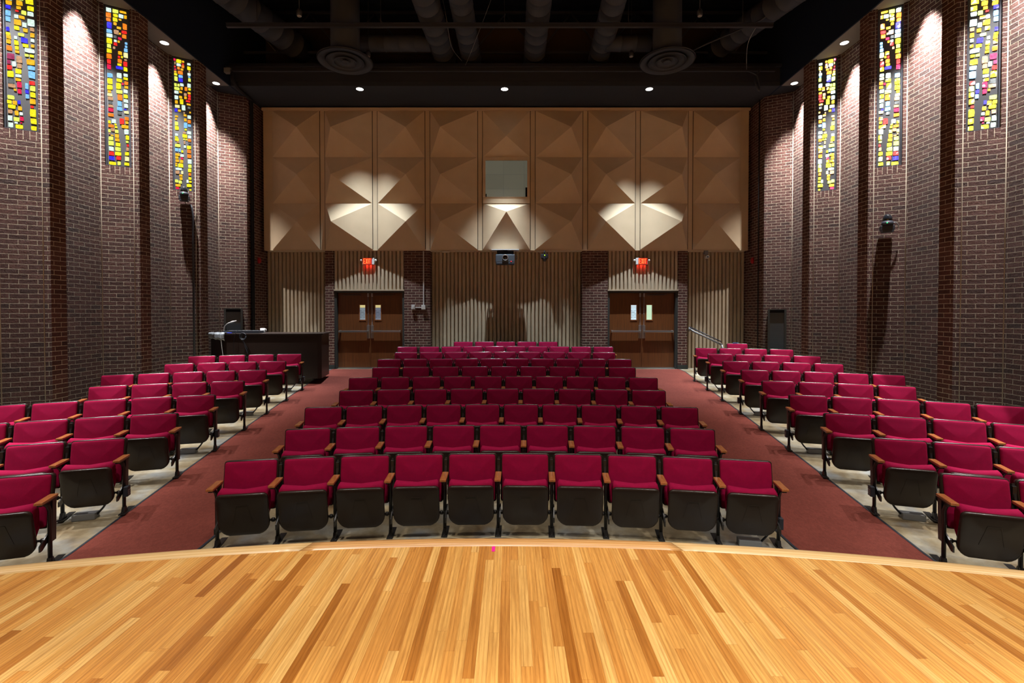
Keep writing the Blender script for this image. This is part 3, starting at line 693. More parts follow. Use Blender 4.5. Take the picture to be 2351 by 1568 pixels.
for k, (xa, xb) in enumerate(DO):
    d = bpy.data.objects.new('door_%d' % (k+1), None); C.objects.link(d); d['kind'] = 'structure'; d.location = (xa, YP+.13, .70)
    W = xb-xa; H = 2.105
    m = MB(); m.box(0, .06, -.10, .12, -.02, H); m.box(W-.06, W, -.10, .12, -.02, H); m.box(.06, W-.06, -.10, .12, H-.05, H); m.build('door_frame', FRAME, d)
    m = MB(); m.box(.06, W-.06, -.03, .1, -.012, .012); m.build('threshold', STEELB, d)
    mid = W/2
    for s in (-1, 1):
        l0, l1 = (.066, mid-.003) if s < 0 else (mid+.003, W-.066)
        lf = empty('leaf', (0, 0, 0)); lf.parent = d
        w0, w1 = (l1-.29, l1-.14) if s < 0 else (l0+.13, l0+.28)
        zw0_, zw1_ = 1.32, 1.72
        m = MB()
        for b in ((l0, w0, .014, H-.055), (w1, l1, .014, H-.055), (w0, w1, .014, zw0_), (w0, w1, zw1_, H-.055)): m.box(b[0], b[1], 0, .045, b[2], b[3])
        lf2 = m.build('door_panel', DOORW, lf)
        m = MB()
        for b in ((w0-.02, w0, zw0_-.02, zw1_+.02), (w1, w1+.02, zw0_-.02, zw1_+.02), (w0, w1, zw0_-.02, zw0_), (w0, w1, zw1_, zw1_+.02)): m.box(b[0], b[1], -.012, .0, b[2], b[3])
        m.build('lite_frame', ARMW, lf)
        m = MB(); m.box(0, w1-w0, 0, .006, 0, zw1_-zw0_); o = m.build('lite_pane', LITES[k][0 if s < 0 else 1], lf); o.location = (w0, .02, zw0_)
        xc = l1-.05 if s < 0 else l0+.05
        zb = 1.0
        m = MB(); m.box(*((l0+.04, l1-.03) if s < 0 else (l0+.03, l1-.04)), -.11, -.055, zb-.025, zb+.025, bev=.008)
        m.box(l0+.05 if s < 0 else l1-.09, l0+.09 if s < 0 else l1-.05, -.06, 0, zb-.03, zb+.03); m.build('push_bar', STEELB, lf)
        m = MB(); m.box(xc-.038, xc+.038, -.05, -.002, zb-.19, zb+.17, bev=.006); m.build('lock_plate', STEELB, lf)
        m = MB(); m.tube([(xc, -.035, zb+.17), (xc, -.035, H-.14)], .008, 8); m.box(xc-.02, xc+.02, -.05, -.002, H-.16, H-.06, bev=.005)
        m.lathe([(.018, 0), (.018, .015)], c=(xc, -.035, zb+.47), n=12); m.build('latch_rod', STEELB, lf)
        cx0 = (l0+.16, l0+.62) if s < 0 else (l0+.14, l0+.60)
        if not (k == 1 and s < 0):
            m = MB(); m.box(cx0[0], cx0[1], -.035, -.002, H-.115, H-.098); m.tube([(cx0[0]-.08 if s < 0 else cx0[1]+.08, -.02, H-.088), (cx0[0], -.02, H-.1)] if s < 0 else [(cx0[1]+.08, -.02, H-.088), (cx0[1], -.02, H-.1)], .006, 6)
            m.build('closer_arm', FRAME, lf)

# ------------------------------------------------------------------ exit signs
def letter(m, ch, x, z, w, h, t, y):
    def bar(a, b): 
        a, b = Vector(a), Vector(b); d = (b-a).normalized(); n = Vector((-d.y, d.x))*t/2
        q = [a+n, a-n, b-n, b+n]; m.prism([(p.x, p.y) for p in q], 0, .004, mtx=Matrix.Translation((x, y, z)) @ Matrix.Rotation(PI/2, 4, 'X'))
    if ch == 'E': bar((t/2, 0), (t/2, h)); [bar((t, zz), (w, zz)) for zz in (t/2, h/2, h-t/2)]
    if ch == 'X': bar((t/2, 0), (w-t/2, h)); bar((w-t/2, 0), (t/2, h))
    if ch == 'I': bar((w/2, 0), (w/2, h))
    if ch == 'T': bar((w/2, 0), (w/2, h)); bar((0, h-t/2), (w, h-t/2))
for k, (x, lab) in enumerate(((-3.70, 'glowing red exit sign with twin lamps over the left doors'), (3.665, 'glowing red exit sign with twin lamps over the right doors'))):
    r = empty('exit_sign', (x, YP-.04, 3.60), label=lab, cat='exit sign', group='exit signs over the doors')
    m = MB(); m.box(-.16, .16, -.03, .03, -.09, .09, bev=.008); m.build('housing', WHITEP, r)
    off = -.04 if k == 0 else .02
    m = MB(); m.box(off-.11, off+.13, -.034, -.0305, -.085, .085); m.build('sign_face', EXITR, r)
    m = MB(); xx = off-.095
    for ch, w in (('E', .048), ('X', .054), ('I', .016), ('T', .05)):
        letter(m, ch, xx, -.068, w, .136, .017, -.0345); xx += w+.011
    o = m.build('exit_letters', LETTER, r); o['label'] = 'glowing letters EXIT'
    for s in (-1, 1):
        m = MB(); m.lathe([(.0001, -.05), (.022, -.045), (.033, -.02), (.03, .01), (.012, .03)], c=(s*.195, -.01, .02), n=16, axis='Y'); m.tube([(s*.195, .01, .02), (s*.155, .01, .0)], .008, 6); m.build('emergency_lamp', WHITEP, r)
    ld = bpy.data.lights.new('exit_glow', 'AREA'); ld.energy = .5; ld.color = (1, .02, .01); ld.size = .2; ld.size_y = .02; ld.shape = 'RECTANGLE'
    lo = bpy.data.objects.new('exit_glow', ld); C.objects.link(lo); lo.location = (x, YP-.05, 3.505); lo.rotation_euler = (math.radians(12), 0, 0)

# ------------------------------------------------------------------ projector and rear wall devices
r = empty('projector', (-.01, 12.72, 3.86), label='grey ceiling projector hung under the central acoustic panel', cat='projector')
m = MB(); m.box(-.36, .36, -.17, .12, -.008, .012); m.build('mount_plate', WHITEP, r)
m = MB(); m.box(-.06, .06, -.06, .06, -.09, 0); m.box(-.22, .22, -.12, .10, -.075, -.03); m.box(-.21, .22, -.15, .1, -.11, -.095); m.build('bracket', BLACK, r)
m = MB(); m.box(-.25, .25, -.27, .2, -.34, -.135, bev=.02); m.box(-.17, -.1, -.22, .1, -.135, -.12); m.box(.05, .17, -.22, .1, -.135, -.12); m.build('body', PROJ, r)
m = MB(); m.box(-.24, .24, -.272, -.1, -.40, -.335, bev=.015); m.build('lower_housing', BLACKM, r)
m = MB(); m.lathe([(.075, -.26), (.078, -.30), (.066, -.305), (.058, -.28), (.0001, -.275)], c=(0, 0, -.22), n=28, axis='Y'); m.build('lens_ring', STEELB, r)
m = MB(); m.lathe([(.0001, -.296), (.04, -.29), (.058, -.279)], c=(0, 0, -.22), n=24, axis='Y'); m.build('lens', GLASSD, r)
m = MB(); m.box(.145, .165, -.278, -.272, -.325, -.31); m.build('status_light', REDL, r)
m = MB(); m.tube([(.18, .0, -.08), (.25, -.02, -.09), (.31, -.02, -.15), (.33, 0, -.2), (.28, .05, -.23)], .006, 6); m.build('cable', GREYP, r)

def dome_cam(name, loc, rz, lab, led, s=1.0, upright=True):
    r = empty(name, loc, rz, label=lab, cat='camera'); r.scale = (s, s, s)
    zz = 1 if upright else -1
    m = MB(); m.box(-.12, .12, -.16, .0, -.10, .0, bev=.015); m.box(-.10, .10, -.17, -.02, -.145, -.10); m.build('bracket', BLACKM, r)
    m = MB(); m.lathe([(.10, 0), (.105, .03), (.10, .075), (.085, .085)], c=(0, -.11, 0), n=28); m.build('base', BLACKM, r)
    m = MB(); m.lathe([(.083, .085), (.082, .14), (.072, .19), (.045, .225), (.0001, .238)], c=(0, -.11, 0), n=28); m.build('dome_housing', GLASSD, r)
    m = MB(); m.box(-.03, -.012, -.222, -.212, .035, .05); m.build('status_light', led, r)
    m = MB(); m.tube([(.10, -.08, .06), (.15, -.07, .06), (.19, -.05, .01), (.20, -.03, -.06)], .008, 8); m.build('cable', GREYP, r)
    return r
# left: under bay 1 window (a = AS[1]); right: below bay 2 window
a = AS[1]; A, B = (-XA, a), (-XB, a+.225); mid = lerp(A, B, .58)
dome_cam('dome_camera', (mid[0]+.01, mid[1]-.02, 4.72), math.atan2(.225, XA-XB), 'black dome camera on the left wall below the narrowest glass window', GREENL, .82)
a = AS[2]; A, B = (XA, a), (XB, a+.225); mid = lerp(A, B, .60)
dome_cam('dome_camera', (mid[0]-.01, mid[1]-.02, 3.77), -math.atan2(.225, XA-XB), 'black dome camera on the right wall well below a window', GREENL, .86)
m = MB(); a = AS[1]
px, py = -XB-.03, a+.19
m.tube([(px-.03, py-.05, 4.55), (px, py-.05, 4.47), (px+.02, py-.045, 4.30), (px+.02, py-.045, .75)], .022, 10)
tag(m.build('conduit_pipe', BLACKM), 'black conduit running down the left wall from the dome camera', 'conduit', 'black wall conduits')
m = MB()
for dx in (0, .07): m.tube([(-6.50+dx*.3, 11.45, 7.93), (-6.50+dx*.3, 11.50, 7.75), (-6.50+dx*.3, 11.7, 7.66), (-6.53+dx*.2, 12.35+dx, 7.66), (-6.56, 12.42+dx, 7.55), (-6.56, 12.42+dx, .8)], .028, 10)
tag(m.build('conduit_pipe', BLACK), 'pair of thick black conduits in the left rear corner', 'conduit', 'black wall conduits')
m = MB(); m.tube([(6.555, 12.45, 7.70), (6.555, 12.45, .7)], .014, 8); tag(m.build('conduit_pipe', BLACK), 'thin dark conduit in the right rear corner', 'conduit', 'black wall conduits')
# white surface conduit on pier left of centre
r = empty('surface_conduit', (-2.225, YP-.015, 2.35), label='white vertical conduit with two switch boxes beside the left doors', cat='conduit')
m = MB(); m.box(-.014, .014, -.015, .01, .05, 1.52); m.build('vertical_run', WHITEP, r)
m = MB(); m.box(-.055, .055, -.05, .012, -.05, .07, bev=.006); m.build('socket_box', WHITEP, r)
m = MB(); m.box(-.325, -.235, -.05, .012, -.05, .08, bev=.006); m.box(-.29, -.27, -.06, -.05, -.0, .03); m.build('switch_box', WHITEP, r)
m = MB(); m.box(-.235, -.055, -.02, .01, -.01, .02); m.build('link_run', WHITEP, r)
# fire alarms
for sg, lab in ((-1, 'round red fire alarm horn on brick in the left rear corner'), (1, 'round red fire alarm horn on brick in the right rear corner')):
    r = empty('fire_alarm', (sg*6.592, 12.80, 3.60), -sg*0, label=lab, cat='fire alarm', group='fire alarms')
    m = MB(); m.lathe([(.07, 0), (.07, -sg*.03), (.055, -sg*.05), (.0001, -sg*.055)], n=20, axis='X'); m.box(*sorted((0, -sg*.025)), -.05, .05, -.08, .08); m.build('horn_body', REDP, r)
# small cameras hung below panel box
r = empty('hanging_camera', (1.04, 12.86, 3.72), label='small black camera with green light right of the projector', cat='camera')
m = MB(); m.box(-.10, .10, -.05, .05, -.06, .06, bev=.02); m.tube([(0, 0, .05), (0, .0, .15)], .02, 8); m.build('mount', BLACKM, r)
m = MB(); m.lathe([(.0001, -.14), (.04, -.13), (.06, -.09), (.055, -.04)], n=20); m.build('head', GLASSD, r)
m = MB(); m.box(-.01, .012, -.054, -.05, .015, .035); m.build('status_light', mat('lime_led', (0, .2, 0), .4, emit=(.5, 1, .02), es=3), r)
r = empty('security_camera', (5.42, 12.95, 3.80), label='small white bullet camera above the right fluted panel', cat='camera')
m = MB(); m.box(-.08, .02, -.06, .02, -.02, .09, bev=.01); m.tube([(-.02, -.02, 0), (-.03, -.06, -.07)], .02, 8); m.build('mount', GREYP, r)
m = MB(); m.lathe([(.035, .02), (.04, -.08), (.035, -.12), (.0001, -.115)], c=(-.03, -.03, -.10), n=18, axis='Y'); m.build('camera_body', WHITEP, r)
m = MB(); m.lathe([(.0001, -.158), (.02, -.156)], c=(-.03, -.0, -.10), n=14, axis='Y'); m.build('lens', GLASSD, r)
r = empty('smoke_detector', (-1.62, 12.98, 3.873), label='shallow white disc detector under the panel box left of the projector', cat='detector')
m = MB(); m.lathe([(.12, 0), (.125, -.012), (.10, -.03), (.0001, -.034)], n=28); m.build('disc', BEIGEF, r)

# louvred grilles
def grille(sg, lab, top, u0, u1):
    A, B = (sg*XA, 12.0), (sg*6.60, 12.27); L = math.hypot(A[0]-B[0], A[1]-B[1])
    ux, uy = (B[0]-A[0])/L, (B[1]-A[1])/L; nx, ny = -uy, ux
    if ny > 0: nx, ny = -nx, -ny
    b = Vector((A[0]+ux*u0*L, A[1]+uy*u0*L, .68)); w = (u1-u0)*L; h = top-.68
    r = empty('air_grille', b, label=lab, cat='air grille', group='black wall grilles')
    M = Matrix(((ux, nx, 0, 0), (uy, ny, 0, 0), (0, 0, 1, 0), (0, 0, 0, 1)))
    m = MB(); f = .045
    for q in ((0, f, 0, h), (w-f, w, 0, h), (f, w-f, h-.02, h), (f, w-f, 0, f)): m.box(q[0], q[1], 0, .05, q[2], q[3], mtx=M)
    m.build('frame', FRAME, r)
    m = MB(); m.box(f, w-f, .0, .012, h-.09, h-.02, mtx=M); m.build('dark_slot', BLACK, r)
    m = MB(); z = .05
    while z < h-.1:
        m.box(f, w-f, .004, .022, z, z+.016, mtx=M); z += .026
    m.box(f, w-f, 0, .004, .04, h-.09, mtx=M); m.build('slats', mat('grille_slats', (.075, .095, .115), .4, metal=.2), r)
grille(-1, 'black louvred grille on brick behind the control desk', 2.32, .16, .82)
grille(1, 'black louvred grille on brick behind the right rear seats', 2.30, .18, .84)

# ------------------------------------------------------------------ control desk
zd = .68; dt = 1.735
r = empty('control_desk', (-5.5, 11.3, zd), label='long dark mahogany control desk behind the left seats', cat='desk')
def rel(pts): return [(x+5.5, y-11.3) for x, y in pts]
fp = rel([(-6.43, 10.90), (-4.27, 10.90), (-4.20, 10.96), (-4.33, 11.75), (-7.05, 11.75), (-6.85, 11.15)])
m = MB(); m.prism(fp, .03, dt-zd-.03); m.build('carcass', DESKW, r)
fp2 = rel([(-6.45, 10.87), (-4.25, 10.87), (-4.17, 10.95), (-4.30, 11.78), (-7.08, 11.78), (-6.88, 11.13)])
m = MB(); m.prism(fp2, dt-zd-.03, dt-zd); m.build('desk_top', DESKW, r)
m = MB()
for x, y in ((-6.3, 11.0), (-4.4, 11.0), (-4.45, 11.65), (-6.9, 11.65)): m.lathe([(.03, -.01), (.03, .03)], c=(x+5.5, y-11.3, 0), n=12)
m.build('castor', BLACKM, r)
def px2x(u, y): return (u-1171)/1100*y+CX
r = empty('desk_lamp', (px2x(514, 11.15), 11.15, dt), label='slim white gooseneck desk lamp on the control desk', cat='desk lamp')
m = MB(); m.lathe([(.07, 0), (.07, .012), (.0001, .016)], n=20); m.build('base', WHITEP, r)
m = MB(); m.tube([(0, 0, .01), (0, 0, .10), (.02, 0, .17), (.08, 0, .225), (.15, 0, .25)], .008, 8); m.build('gooseneck', WHITEP, r)
m = MB(); m.tube([(.14, 0, .247), (.2, 0, .265), (.29, 0, .29)], [.012, .02, .008], 8); m.build('lamp_head', WHITEP, r)
r = empty('mixing_console', (px2x(562, 11.2), 11.2, dt), label='flat black mixing console lying on the control desk', cat='console')
m = MB(); m.prism([(-.42, -.14), (.40, -.14), (.34, .2), (-.38, .2)], 0, .055); m.build('body', BLACKM, r)
m = MB()
for i in range(8): m.box(-.33+i*.08, -.31+i*.08, -.1, .1, .055, .062)
m.build('faders', GREYP, r)
r = empty('mug', (px2x(603, 11.45), 11.45, dt), label='pale mug at the right of the console on the control desk', cat='mug')
m = MB(); m.lathe([(.05, 0), (.055, .02), (.055, .105), (.048, .105), (.046, .02), (.0001, .015)], n=20, cap=False); m.build('cup', WHITEP, r)
m = MB(); m.tube([(.05, 0, .03), (.085, 0, .04), (.085, 0, .08), (.05, 0, .09)], .007, 6); m.build('handle', WHITEP, r)
m = MB(); m.box(-.06, .05, -.012, .012, 0, .02, bev=.004); o = m.build('marker_pen', BLUEP); o.location = (px2x(527, 10.98), 10.98, dt+.001+.055*0); tag(o, 'blue marker lying at the left of the mixing console', 'marker pen')
# plastic sheet draped on left end
m = MB(); rows = []
rs_ = random.Random(5)
for j in range(9):
    row = []
    for i in range(13):
        x = -6.80+.44*i/12; over = j/8
        y = 11.22-.34*min(1, over*1.6); drop = max(0, over-.62)*.42*(.6+.5*i/12)
        row.append(m.bm.verts.new((x+rs_.uniform(-.008, .008), y-.006-(.01 if drop else 0)+.012*math.sin(i*1.7)*(1 if drop else 0)-.02*(over > .6), dt+.012+.012*math.sin(i*2.3+j)+rs_.uniform(0, .008)-drop)))
    rows.append(row)
for a_, b_ in zip(rows, rows[1:]):
    for i in range(12): m.bm.faces.new((a_[i], a_[i+1], b_[i+1], b_[i])).smooth = True
o = m.build('plastic_sheet', PLASTIC); tag(o, 'crumpled clear plastic sheet draped over the left end of the desk', 'plastic sheet')
sm = o.modifiers.new('thick', 'SOLIDIFY'); sm.thickness = .002
yc = 10.845
wire([(px2x(505, yc), yc+.06, dt+.01), (px2x(506, yc), yc, dt-.03), (px2x(508, yc), yc, dt-.25), (px2x(512, yc), yc, dt-.6), (px2x(511, yc), yc, dt-.9)], .007, 'white cord hanging down the left of the desk front', WHITEP, 'extension_cord', 'cord', 'cords hanging off the desk')
wire([(px2x(541, yc), yc+.06, dt+.07), (px2x(540, yc), yc-.0, dt+.0), (px2x(536, yc), yc, dt-.2), (px2x(536, yc), yc, dt-.7)], .005, 'thin black cord hanging left of the coiled cable', BLACK, 'extension_cord', 'cord', 'cords hanging off the desk')
m = MB(); cxx = px2x(558, yc)
for k in range(4):
    m.tube([(cxx+(.05+.008*k)*math.cos(t*PI/8), yc-.006*k, dt-.06+(.055+.008*k)*math.sin(t*PI/8)) for t in range(17)], .007, 6)
m.tube([(cxx, yc, dt-.0), (cxx-.06, yc, dt-.12), (cxx+.02, yc, dt-.2), (cxx+.09, yc, dt-.33), (cxx+.1, yc, dt-.45), (cxx+.04, yc, dt-.3), (cxx+.0, yc, dt-.15)], .006, 6)
tag(m.build('coiled_cable', BLACKM), 'black coiled cable hanging off the desk front edge', 'cable')

# ------------------------------------------------------------------ handrail right
r = empty('handrail', (4.98, 12.9, .70), label='sloping steel handrail against the right fluted wall', cat='handrail')
m = MB(); m.tube([(-.02, .08, 1.08), (.1, .02, 1.0), (.62, -.5, .68)], .028, 10); m.build('rail', GREYP, r)
m = MB(); m.tube([(.62, -.5, .68), (.66, -.52, .5), (.66, -.52, -.02)], .022, 8); m.tube([(0, .1, 1.12), (.0, .1, 1.0)], .02, 8); m.build('post', GREYP, r)
m = MB(); m.tube([(-.02, .03, 1.13), (.6, -.52, .76)], .014, 8); m.build('upper_cable', BLACKM, r)

# ------------------------------------------------------------------ seats
P0 = .533
def lean(z):      # y of backrest front plane at height z
    return -.085*(.77-z)/.45
def back_outline(w, h, r): return rrect(w, h, r, 5)
def M_back(zc, yoff):
    ang = math.atan2(.085, .45)
    return Matrix.Translation((0, lean(zc)+yoff, zc)) @ Matrix.Rotation(-ang, 4, 'X') @ Matrix.Rotation(PI/2, 4, 'X')
def pillow(mb, outline, M, y0, y1, bulge, inset=.012, rings=4):
    """outline in local xy; extrude along local z from y0 (rear) to y1 (front), bulged front"""
    R = [[M @ Vector((x, y, y0)) for x, y in outline], [M @ Vector((x, y, y1-inset)) for x, y in outline]]
    cx = sum(p[0] for p in outline)/len(outline); cy = sum(p[1] for p in outline)/len(outline)
    for k in range(1, rings+1):
        t = k/rings; s = 1-(1-math.cos(t*PI/2))*.13 if k < rings else .80
        z = y1-inset+inset*math.sin(t*PI/2)
        R.append([M @ Vector((cx+(x-cx)*s, cy+(y-cy)*s, z)) for x, y in outline])
    for s, b in ((.5, .8), (.15, 1)):
        R.append([M @ Vector((cx+(x-cx)*s, cy+(y-cy)*s, y1+bulge*b)) for x, y in outline])
    mb.loft(R)
def make_chair():
    root = empty('theatre_seat', (0, 0, 0))
    zc = .545; h = .47; w = .487
    Mb = M_back(zc, 0)        # local x = x, local y = up, local z = -Y (front)
    mb = MB(); pillow(mb, rrect(w, h, .028, 4), Mb, -.045, -.0, .0, .006, 2); mb.build('backrest_shell', SHELL, root)
    mb = MB(); o_ = rrect(w-.024, h-.024, .022, 4); Mc = Mb
    pillow(mb, o_, Mc, -.004, .028, .016, .016, 4); mb.build('backrest_cushion', FAB, root)
    # folded seat : shell facing the stage
    zt, zb_ = .545, .145; yt, yb = -.285, -.20
    ang = math.atan2(yb-yt, zt-zb_)
    Ms = Matrix.Translation((0, (yt+yb)/2, (zt+zb_)/2)) @ Matrix.Rotation(-ang*-1, 4, 'X') @ Matrix.Rotation(PI/2, 4, 'X')
    hs = zt-zb_; ol = []
    for x, y in rrect(.440, hs, .042, 5, .09):
        if y < 0: y -= .034*math.cos(x/.22*PI/2)*(-y/(hs/2))
        ol.append((x, y))
    mb = MB(); pillow(mb, ol, Ms, -.018, .012, .010, .012, 4)
    for s in (-1, 1):     # moulded A-shaped ribs
        a, b = Vector((s*.045, .10)), Vector((s*.085, -.075)); d = (b-a).normalized(); n = Vector((-d.y, d.x))*.003
        mb.prism([(q.x, q.y) for q in (a+n, a-n, b-n, b+n)], .018, .0235, mtx=Ms)
    mb.prism([(-.045, .097), (.045, .097), (.045, .103), (-.045, .103)], .018, .0235, mtx=Ms)
    mb.build('seat_shell', SHELL, root)
    prof = [(-.262, zt-.03), (-.262, zt+.0), (-.245, zt+.02), (-.20, zt+.03), (-.165, zt+.015), (-.150, zt-.03), (-.145, .35), (-.165, .20), (-.185, .18), (-.215, .20)]
    mb = MB(); rings = []
    for x, s, up in ((-.216, .80, 0), (-.212, .93, 0.0), (-.195, 1, .004), (-.13, 1, .0), (0, 1, -.006), (.13, 1, .0), (.195, 1, .004), (.212, .93, 0), (.216, .80, 0)):
        cy, cz_ = -.205, .35
        rings.append([(x*(1-.22*max(0, (.36-z)/.22)), cy+(y-cy)*s, cz_+(z-cz_)*(s if s < 1 else 1)+(up*2.2 if z > .5 else 0)) for y, z in prof])
    mb.loft(rings); mb.build('seat_cushion', FAB, root)
    mb = MB(); mb.tube([(-P0/2+.01, -.15, .235), (P0/2-.01, -.15, .235)], .011, 8)
    for s in (-1, 1): mb.lathe([(.02, -.012), (.02, .012)], c=(s*(P0/2-.035), -.15, .235), n=12, axis='X')
    mb.build('hinge_bar', STEEL, root)
    return root
def make_side(s, end=False):
    """armrest and standard on side s"""
    x = s*P0/2
    a = MB(); a.box(x-.031, x+.031, -.285, -.045, .582, .606, bev=.007); arm = a.build('armrest', ARMW)
    st_ = MB()
    st_.box(x-.018, x+.018, -.262, -.03, .566, .582)
    st_.tube([(x, -.20, .57), (x, -.145, .53), (x, -.12, .48), (x, -.12, .02)], .017, 10)
    st_.prism([(-.10, .20), (-.045, .20), (.03, .73), (-.005, .74), (-.075, .52), (-.10, .48)] if not end else [(-.10, .20), (-.045, .20), (-.03, .56), (-.09, .56)], -.009, .009, mtx=Matrix.Translation((x, 0, 0)) @ Matrix(((0, 0, 1, 0), (1, 0, 0, 0), (0, 1, 0, 0), (0, 0, 0, 1))))
    if not end: st_.box(x-.014, x+.014, -.03, .012, .60, .72, mtx=None)
    st_.prism([(-.23, .215), (-.10, .285), (-.06, .285), (-.06, .235), (-.20, .165), (-.23, .165)], -.006, .006, mtx=Matrix.Translation((x-s*.02, 0, 0)) @ Matrix(((0, 0, 1, 0), (1, 0, 0, 0), (0, 1, 0, 0), (0, 0, 0, 1))))
    ft = MB(); ft.box(x-.030, x+.030, -.19, .06, 0, .010, bev=.003)
    ft.prism([(-.16, .01), (-.07, .01), (-.10, .07), (-.14, .07)], -.014, .014, mtx=Matrix.Translation((x, 0, 0)) @ Matrix(((0, 0, 1, 0), (1, 0, 0, 0), (0, 1, 0, 0), (0, 0, 0, 1))))
    ft.lathe([(.008, .01), (.007, .018), (.0001, .019)], c=(x, -.165, 0), n=10)
    s_o = st_.build('standard', STEEL); f_o = ft.build('foot_plate', STEEL, s_o)
    return arm, s_o
proto = make_chair()
protoL, protoLE, protoR = make_side(-1), make_side(-1, True), make_side(1, True)
used = []
def add_side(root, pr):
    for o in pr:
        if pr in used: 
            c = o.copy(); C.objects.link(c); c.parent = root
            for g in o.children: d = g.copy(); C.objects.link(d); d.parent = c
        else: o.parent = root
    if pr not in used: used.append(pr)
ORD = ['first', 'second', 'third', 'fourth', 'fifth', 'sixth', 'seventh', 'eighth', 'ninth', 'tenth']
first = [True]
def place(row, s_arc, pitch, label, group, left=True, right=False):
    r = R1+.87*(row-1); a = s_arc/r
    if first[0]: o = proto; first[0] = False
    else:
        o = proto.copy(); C.objects.link(o)
        for ch in [c for c in proto.children if c.name.split('.')[0] in ('backrest_shell', 'backrest_cushion', 'seat_shell', 'seat_cushion', 'hinge_bar')]:
            c = ch.copy(); C.objects.link(c); c.parent = o
    x, y = r*math.sin(a), YC+r*math.cos(a)
    rj = random.Random(int(row*100+s_arc*37))
    o.location = (x, y, zf(r)); o.rotation_euler = (0, 0, -a); o.scale = (pitch/P0, 1, 1)
    tag(o, label, 'theatre seat', group)
    if left: add_side(o, protoLE if left == 2 else protoL)
    if right: add_side(o, protoR)
    return o
NC = [10, 9, 10, 9, 10, 9, 10, 9, 10, 5]
rowname = lambda n: ('front' if n == 1 else ('rearmost' if n == 10 else ORD[n-1]))
chairs = {}
for n in range(1, 11):
    W = (.537 if n == 1 else .533) if n % 2 else .561; k = NC[n-1]
    for i in range(k):
        lab = 'folded crimson seat, centre block, %s row from stage, %s from left' % (ORD[n-1], ORD[i])
        chairs['C', n, i] = place(n, (i-(k-1)/2)*W, W, lab, 'centre block seats', 2 if i == 0 else True, i == k-1)
ST = {1: (4.03, .53), 2: (4.09, .53), 3: (4.14, .557), 4: (4.205, .537), 5: (4.27, .533), 6: (4.35, .505), 7: (4.405, .535), 8: (4.47, .553), 9: (4.53, .531), 10: (5.59, .531)}
NL = {1: 2, 2: 3, 3: 4, 4: 5, 5: 4, 6: 5, 7: 4, 8: 4}
NR = {1: 2, 2: 3, 3: 4, 4: 5, 5: 4, 6: 5, 7: 4, 8: 4, 9: 4, 10: 1}
for sg, NN, nm in ((-1, NL, 'left'), (1, NR, 'right')):
    for n, k in NN.items():
        s0, W = ST[n]
        for i in range(k):
            lab = 'folded crimson seat, %s block, %s row from stage, %s from the aisle' % (nm, ORD[n-1], ORD[i])
            if n == 10: lab = 'single crimson seat standing alone at the rear of the right block'
            c = s0-.022+W*(i+.5)
            L = (2 if i == 0 else 1) if sg > 0 else (2 if i == k-1 else 1); Rr = (i == k-1) if sg > 0 else (i == 0)
            chairs[nm, n, i] = place(n, sg*c, W, lab, '%s block seats' % nm, L, Rr)
# blue card on the lone seat
m = MB(); m.box(-.07, .07, -.005, .02, 0, .012); o = m.build('blue_card', mat('blue_card_paper', (.08, .2, .55), .6)); q = chairs['right', 10, 0]; o.location = (q.location.x-.03, q.location.y+.005, q.location.z+.782); tag(o, 'small blue card on top of the lone rear seat', 'card')
for i in range(9):
    a0, a1 = ((i-4.5)*.533+.06)/R1, ((i-4.5)*.533+.47)/R1; rr0 = R1-.235; m = MB()
    for k in range(12):
        t0, t1 = a0+(a1-a0)*k/12, a0+(a1-a0)*(k+1)/12; b0, b1 = .045*math.sin(PI*k/12), .045*math.sin(PI*(k+1)/12)
        m.quad([((rr0+b0+q_)*math.sin(t), YC+(rr0+b0+q_)*math.cos(t), .0025) for t, q_, b0 in ((t0, 0, b0), (t1, 0, b1), (t1, .022, b1), (t0, .022, b0))])
    tag(m.build('floor_tape', TAPEG), 'curved strip of tan tape on the concrete before front row seat %s' % ORD[i], 'tape', 'tape strips before the front row')
# aisle lights on end standards + floor power boxes
def aisle_light(x_arc, row, sg, lab):
    r = R1+.87*(row-1); a = x_arc/r; o = empty('aisle_light', (r*math.sin(a), YC+r*math.cos(a), zf(r)), -a, label=lab, cat='aisle light', group='aisle lights')
    m = MB(); m.box(-.02, .02, -.17, -.095, .185, .29, bev=.006); m.build('housing', BLACKM, o)
    m = MB()
    for z in (.205, .225, .245): m.box(*sorted((sg*.0202, sg*.022)), -.16, -.105, z, z+.010)
    m.build('louvre', GREYP, o)
for n in (2, 4, 6, 8):
    aisle_light(-(ST[n][0]-.022)+.035, n, 1, 'small louvred aisle light on the left block, %s row end' % ORD[n-1])
    aisle_light((ST[n][0]-.022)-.035, n, -1, 'small louvred aisle light on the right block, %s row end' % ORD[n-1])
aisle_light(5*.533+.03, 1, 1, 'small louvred aisle light on the front row of the centre block')
def power_box(row, arc, lab, sg):
    r = R1+.87*(row-1)-.13; a = arc/r; x, y = r*math.sin(a), YC+r*math.cos(a)
    o = empty('power_box', (x, y, zfloor(x, y)-.004), -a, label=lab, cat='power box', group='grey floor power boxes')
    m = MB(); m.box(-.10, .10, -.05, .05, 0, .065, bev=.006); m.build('box', GREYP, o)
    m = MB(); m.tube([(-sg*.10, 0, .04), (-sg*.15, 0, .10), (-sg*.19, -.01, .16), (-sg*.21, -.03, .20)], .01, 8); m.build('conduit', BLACKM, o)
for n in (2, 4, 6, 8):
    power_box(n, -(ST[n][0]+.27), 'grey floor power box under the left block, %s row aisle seat' % ORD[n-1], -1)
    power_box(n, (ST[n][0]+.27), 'grey floor power box under the right block, %s row aisle seat' % ORD[n-1], 1)
power_box(1, 2.40, 'grey floor power box under the last front seat of the centre block', -1)

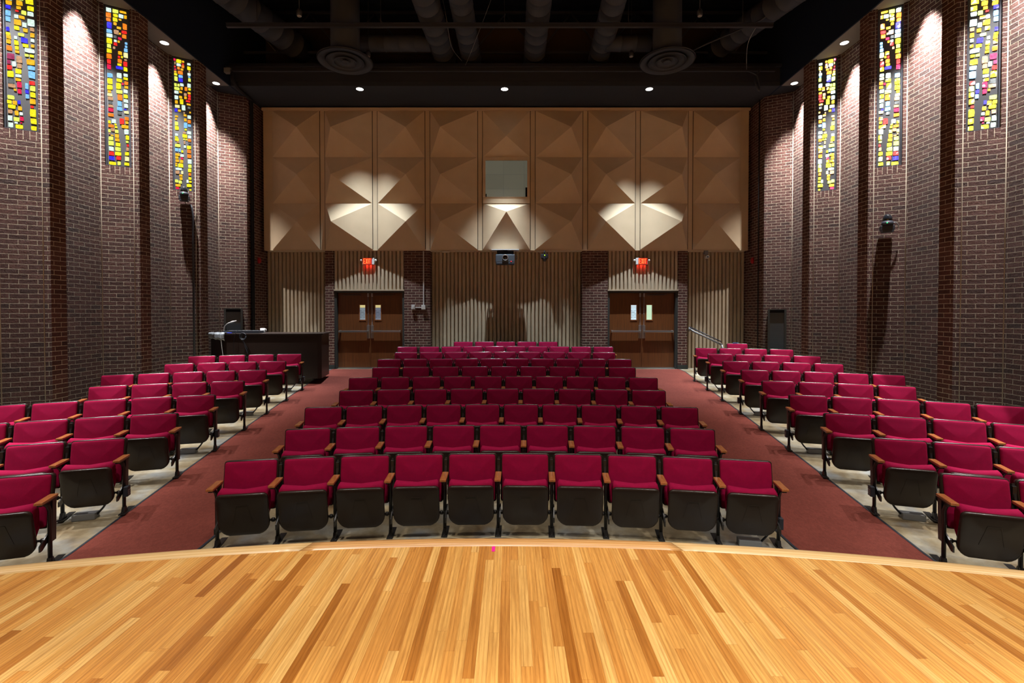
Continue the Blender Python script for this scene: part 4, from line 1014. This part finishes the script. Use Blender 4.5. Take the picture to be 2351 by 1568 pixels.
# ------------------------------------------------------------------ stage house behind the camera (dark)
m = MB(); m.box(-7.5, 7.5, -3.1, -3.0, -.1, 10.2); struct(m.build('wall_front', mat('stage_curtain', (.08, .05, .03), .9)))

# ------------------------------------------------------------------ lights
def spot(name, loc, tgt, e, size, blend, col, rad=.1):
    ld = bpy.data.lights.new(name, 'SPOT'); ld.energy = e; ld.spot_size = math.radians(size); ld.spot_blend = blend; ld.color = col; ld.shadow_soft_size = rad
    lo = bpy.data.objects.new(name, ld); C.objects.link(lo); lo.location = loc
    lo.rotation_euler = (Vector(tgt)-Vector(loc)).to_track_quat('-Z', 'Y').to_euler(); return lo
# stage wash, plus added fill lamps
spot('stage_and_fill_lamp', (4.6, -1.5, 8.2), (2.6, 2.7, .4), 1900, 34, 1, (1, .95, .86), .25)  # added spot, brightens the right boards in place of window glare
for x, e_ in ((-3.2, 1350), (0, 1000), (3.2, 850)): spot('stage_and_fill_lamp', (x, 1.2, 8.4), (x*.8, 1.6, .4), e_, 80, .9, (1, .91, .80), .25)
for x in (-3, 0, 3): spot('stage_and_fill_lamp', (x, -.9, 8.4), (x*.9, -1.1, .4), 8500, 50, .6, (1, .90, .76), .25)  # added and unseen; their bounce off the rear stage warms the panels
# house lights in the roof over the seats
for x in (-3.9, -1.4, 1.4, 3.9):
    for y in (6.2, 9.0): spot('house_lamp', (x, y, 8.7), (x*.95, y-.1, 0), 340, 66, 1, (1, .92, .84), .12)

w = bpy.data.worlds.new('world'); bpy.context.scene.world = w; w.use_nodes = True
w.node_tree.nodes['Background'].inputs[0].default_value = (.5, .55, .65, 1); w.node_tree.nodes['Background'].inputs[1].default_value = .02

# ------------------------------------------------------------------ camera
cd = bpy.data.cameras.new('camera'); cam = bpy.data.objects.new('camera', cd); C.objects.link(cam)
cam.location = (CX, 0, CZ); cam.rotation_euler = (PI/2-math.radians(.87), 0, 0)
cd.sensor_width = 36; cd.sensor_fit = 'HORIZONTAL'; cd.lens = 1100/2351*36; cd.shift_x = 4.5/2351; cd.shift_y = -49.3/2351; cd.clip_start = .02
sc = bpy.context.scene; sc.camera = cam
sc.view_settings.view_transform = 'Standard'; sc.view_settings.look = 'None'; sc.view_settings.gamma = 1; sc.view_settings.exposure = 0
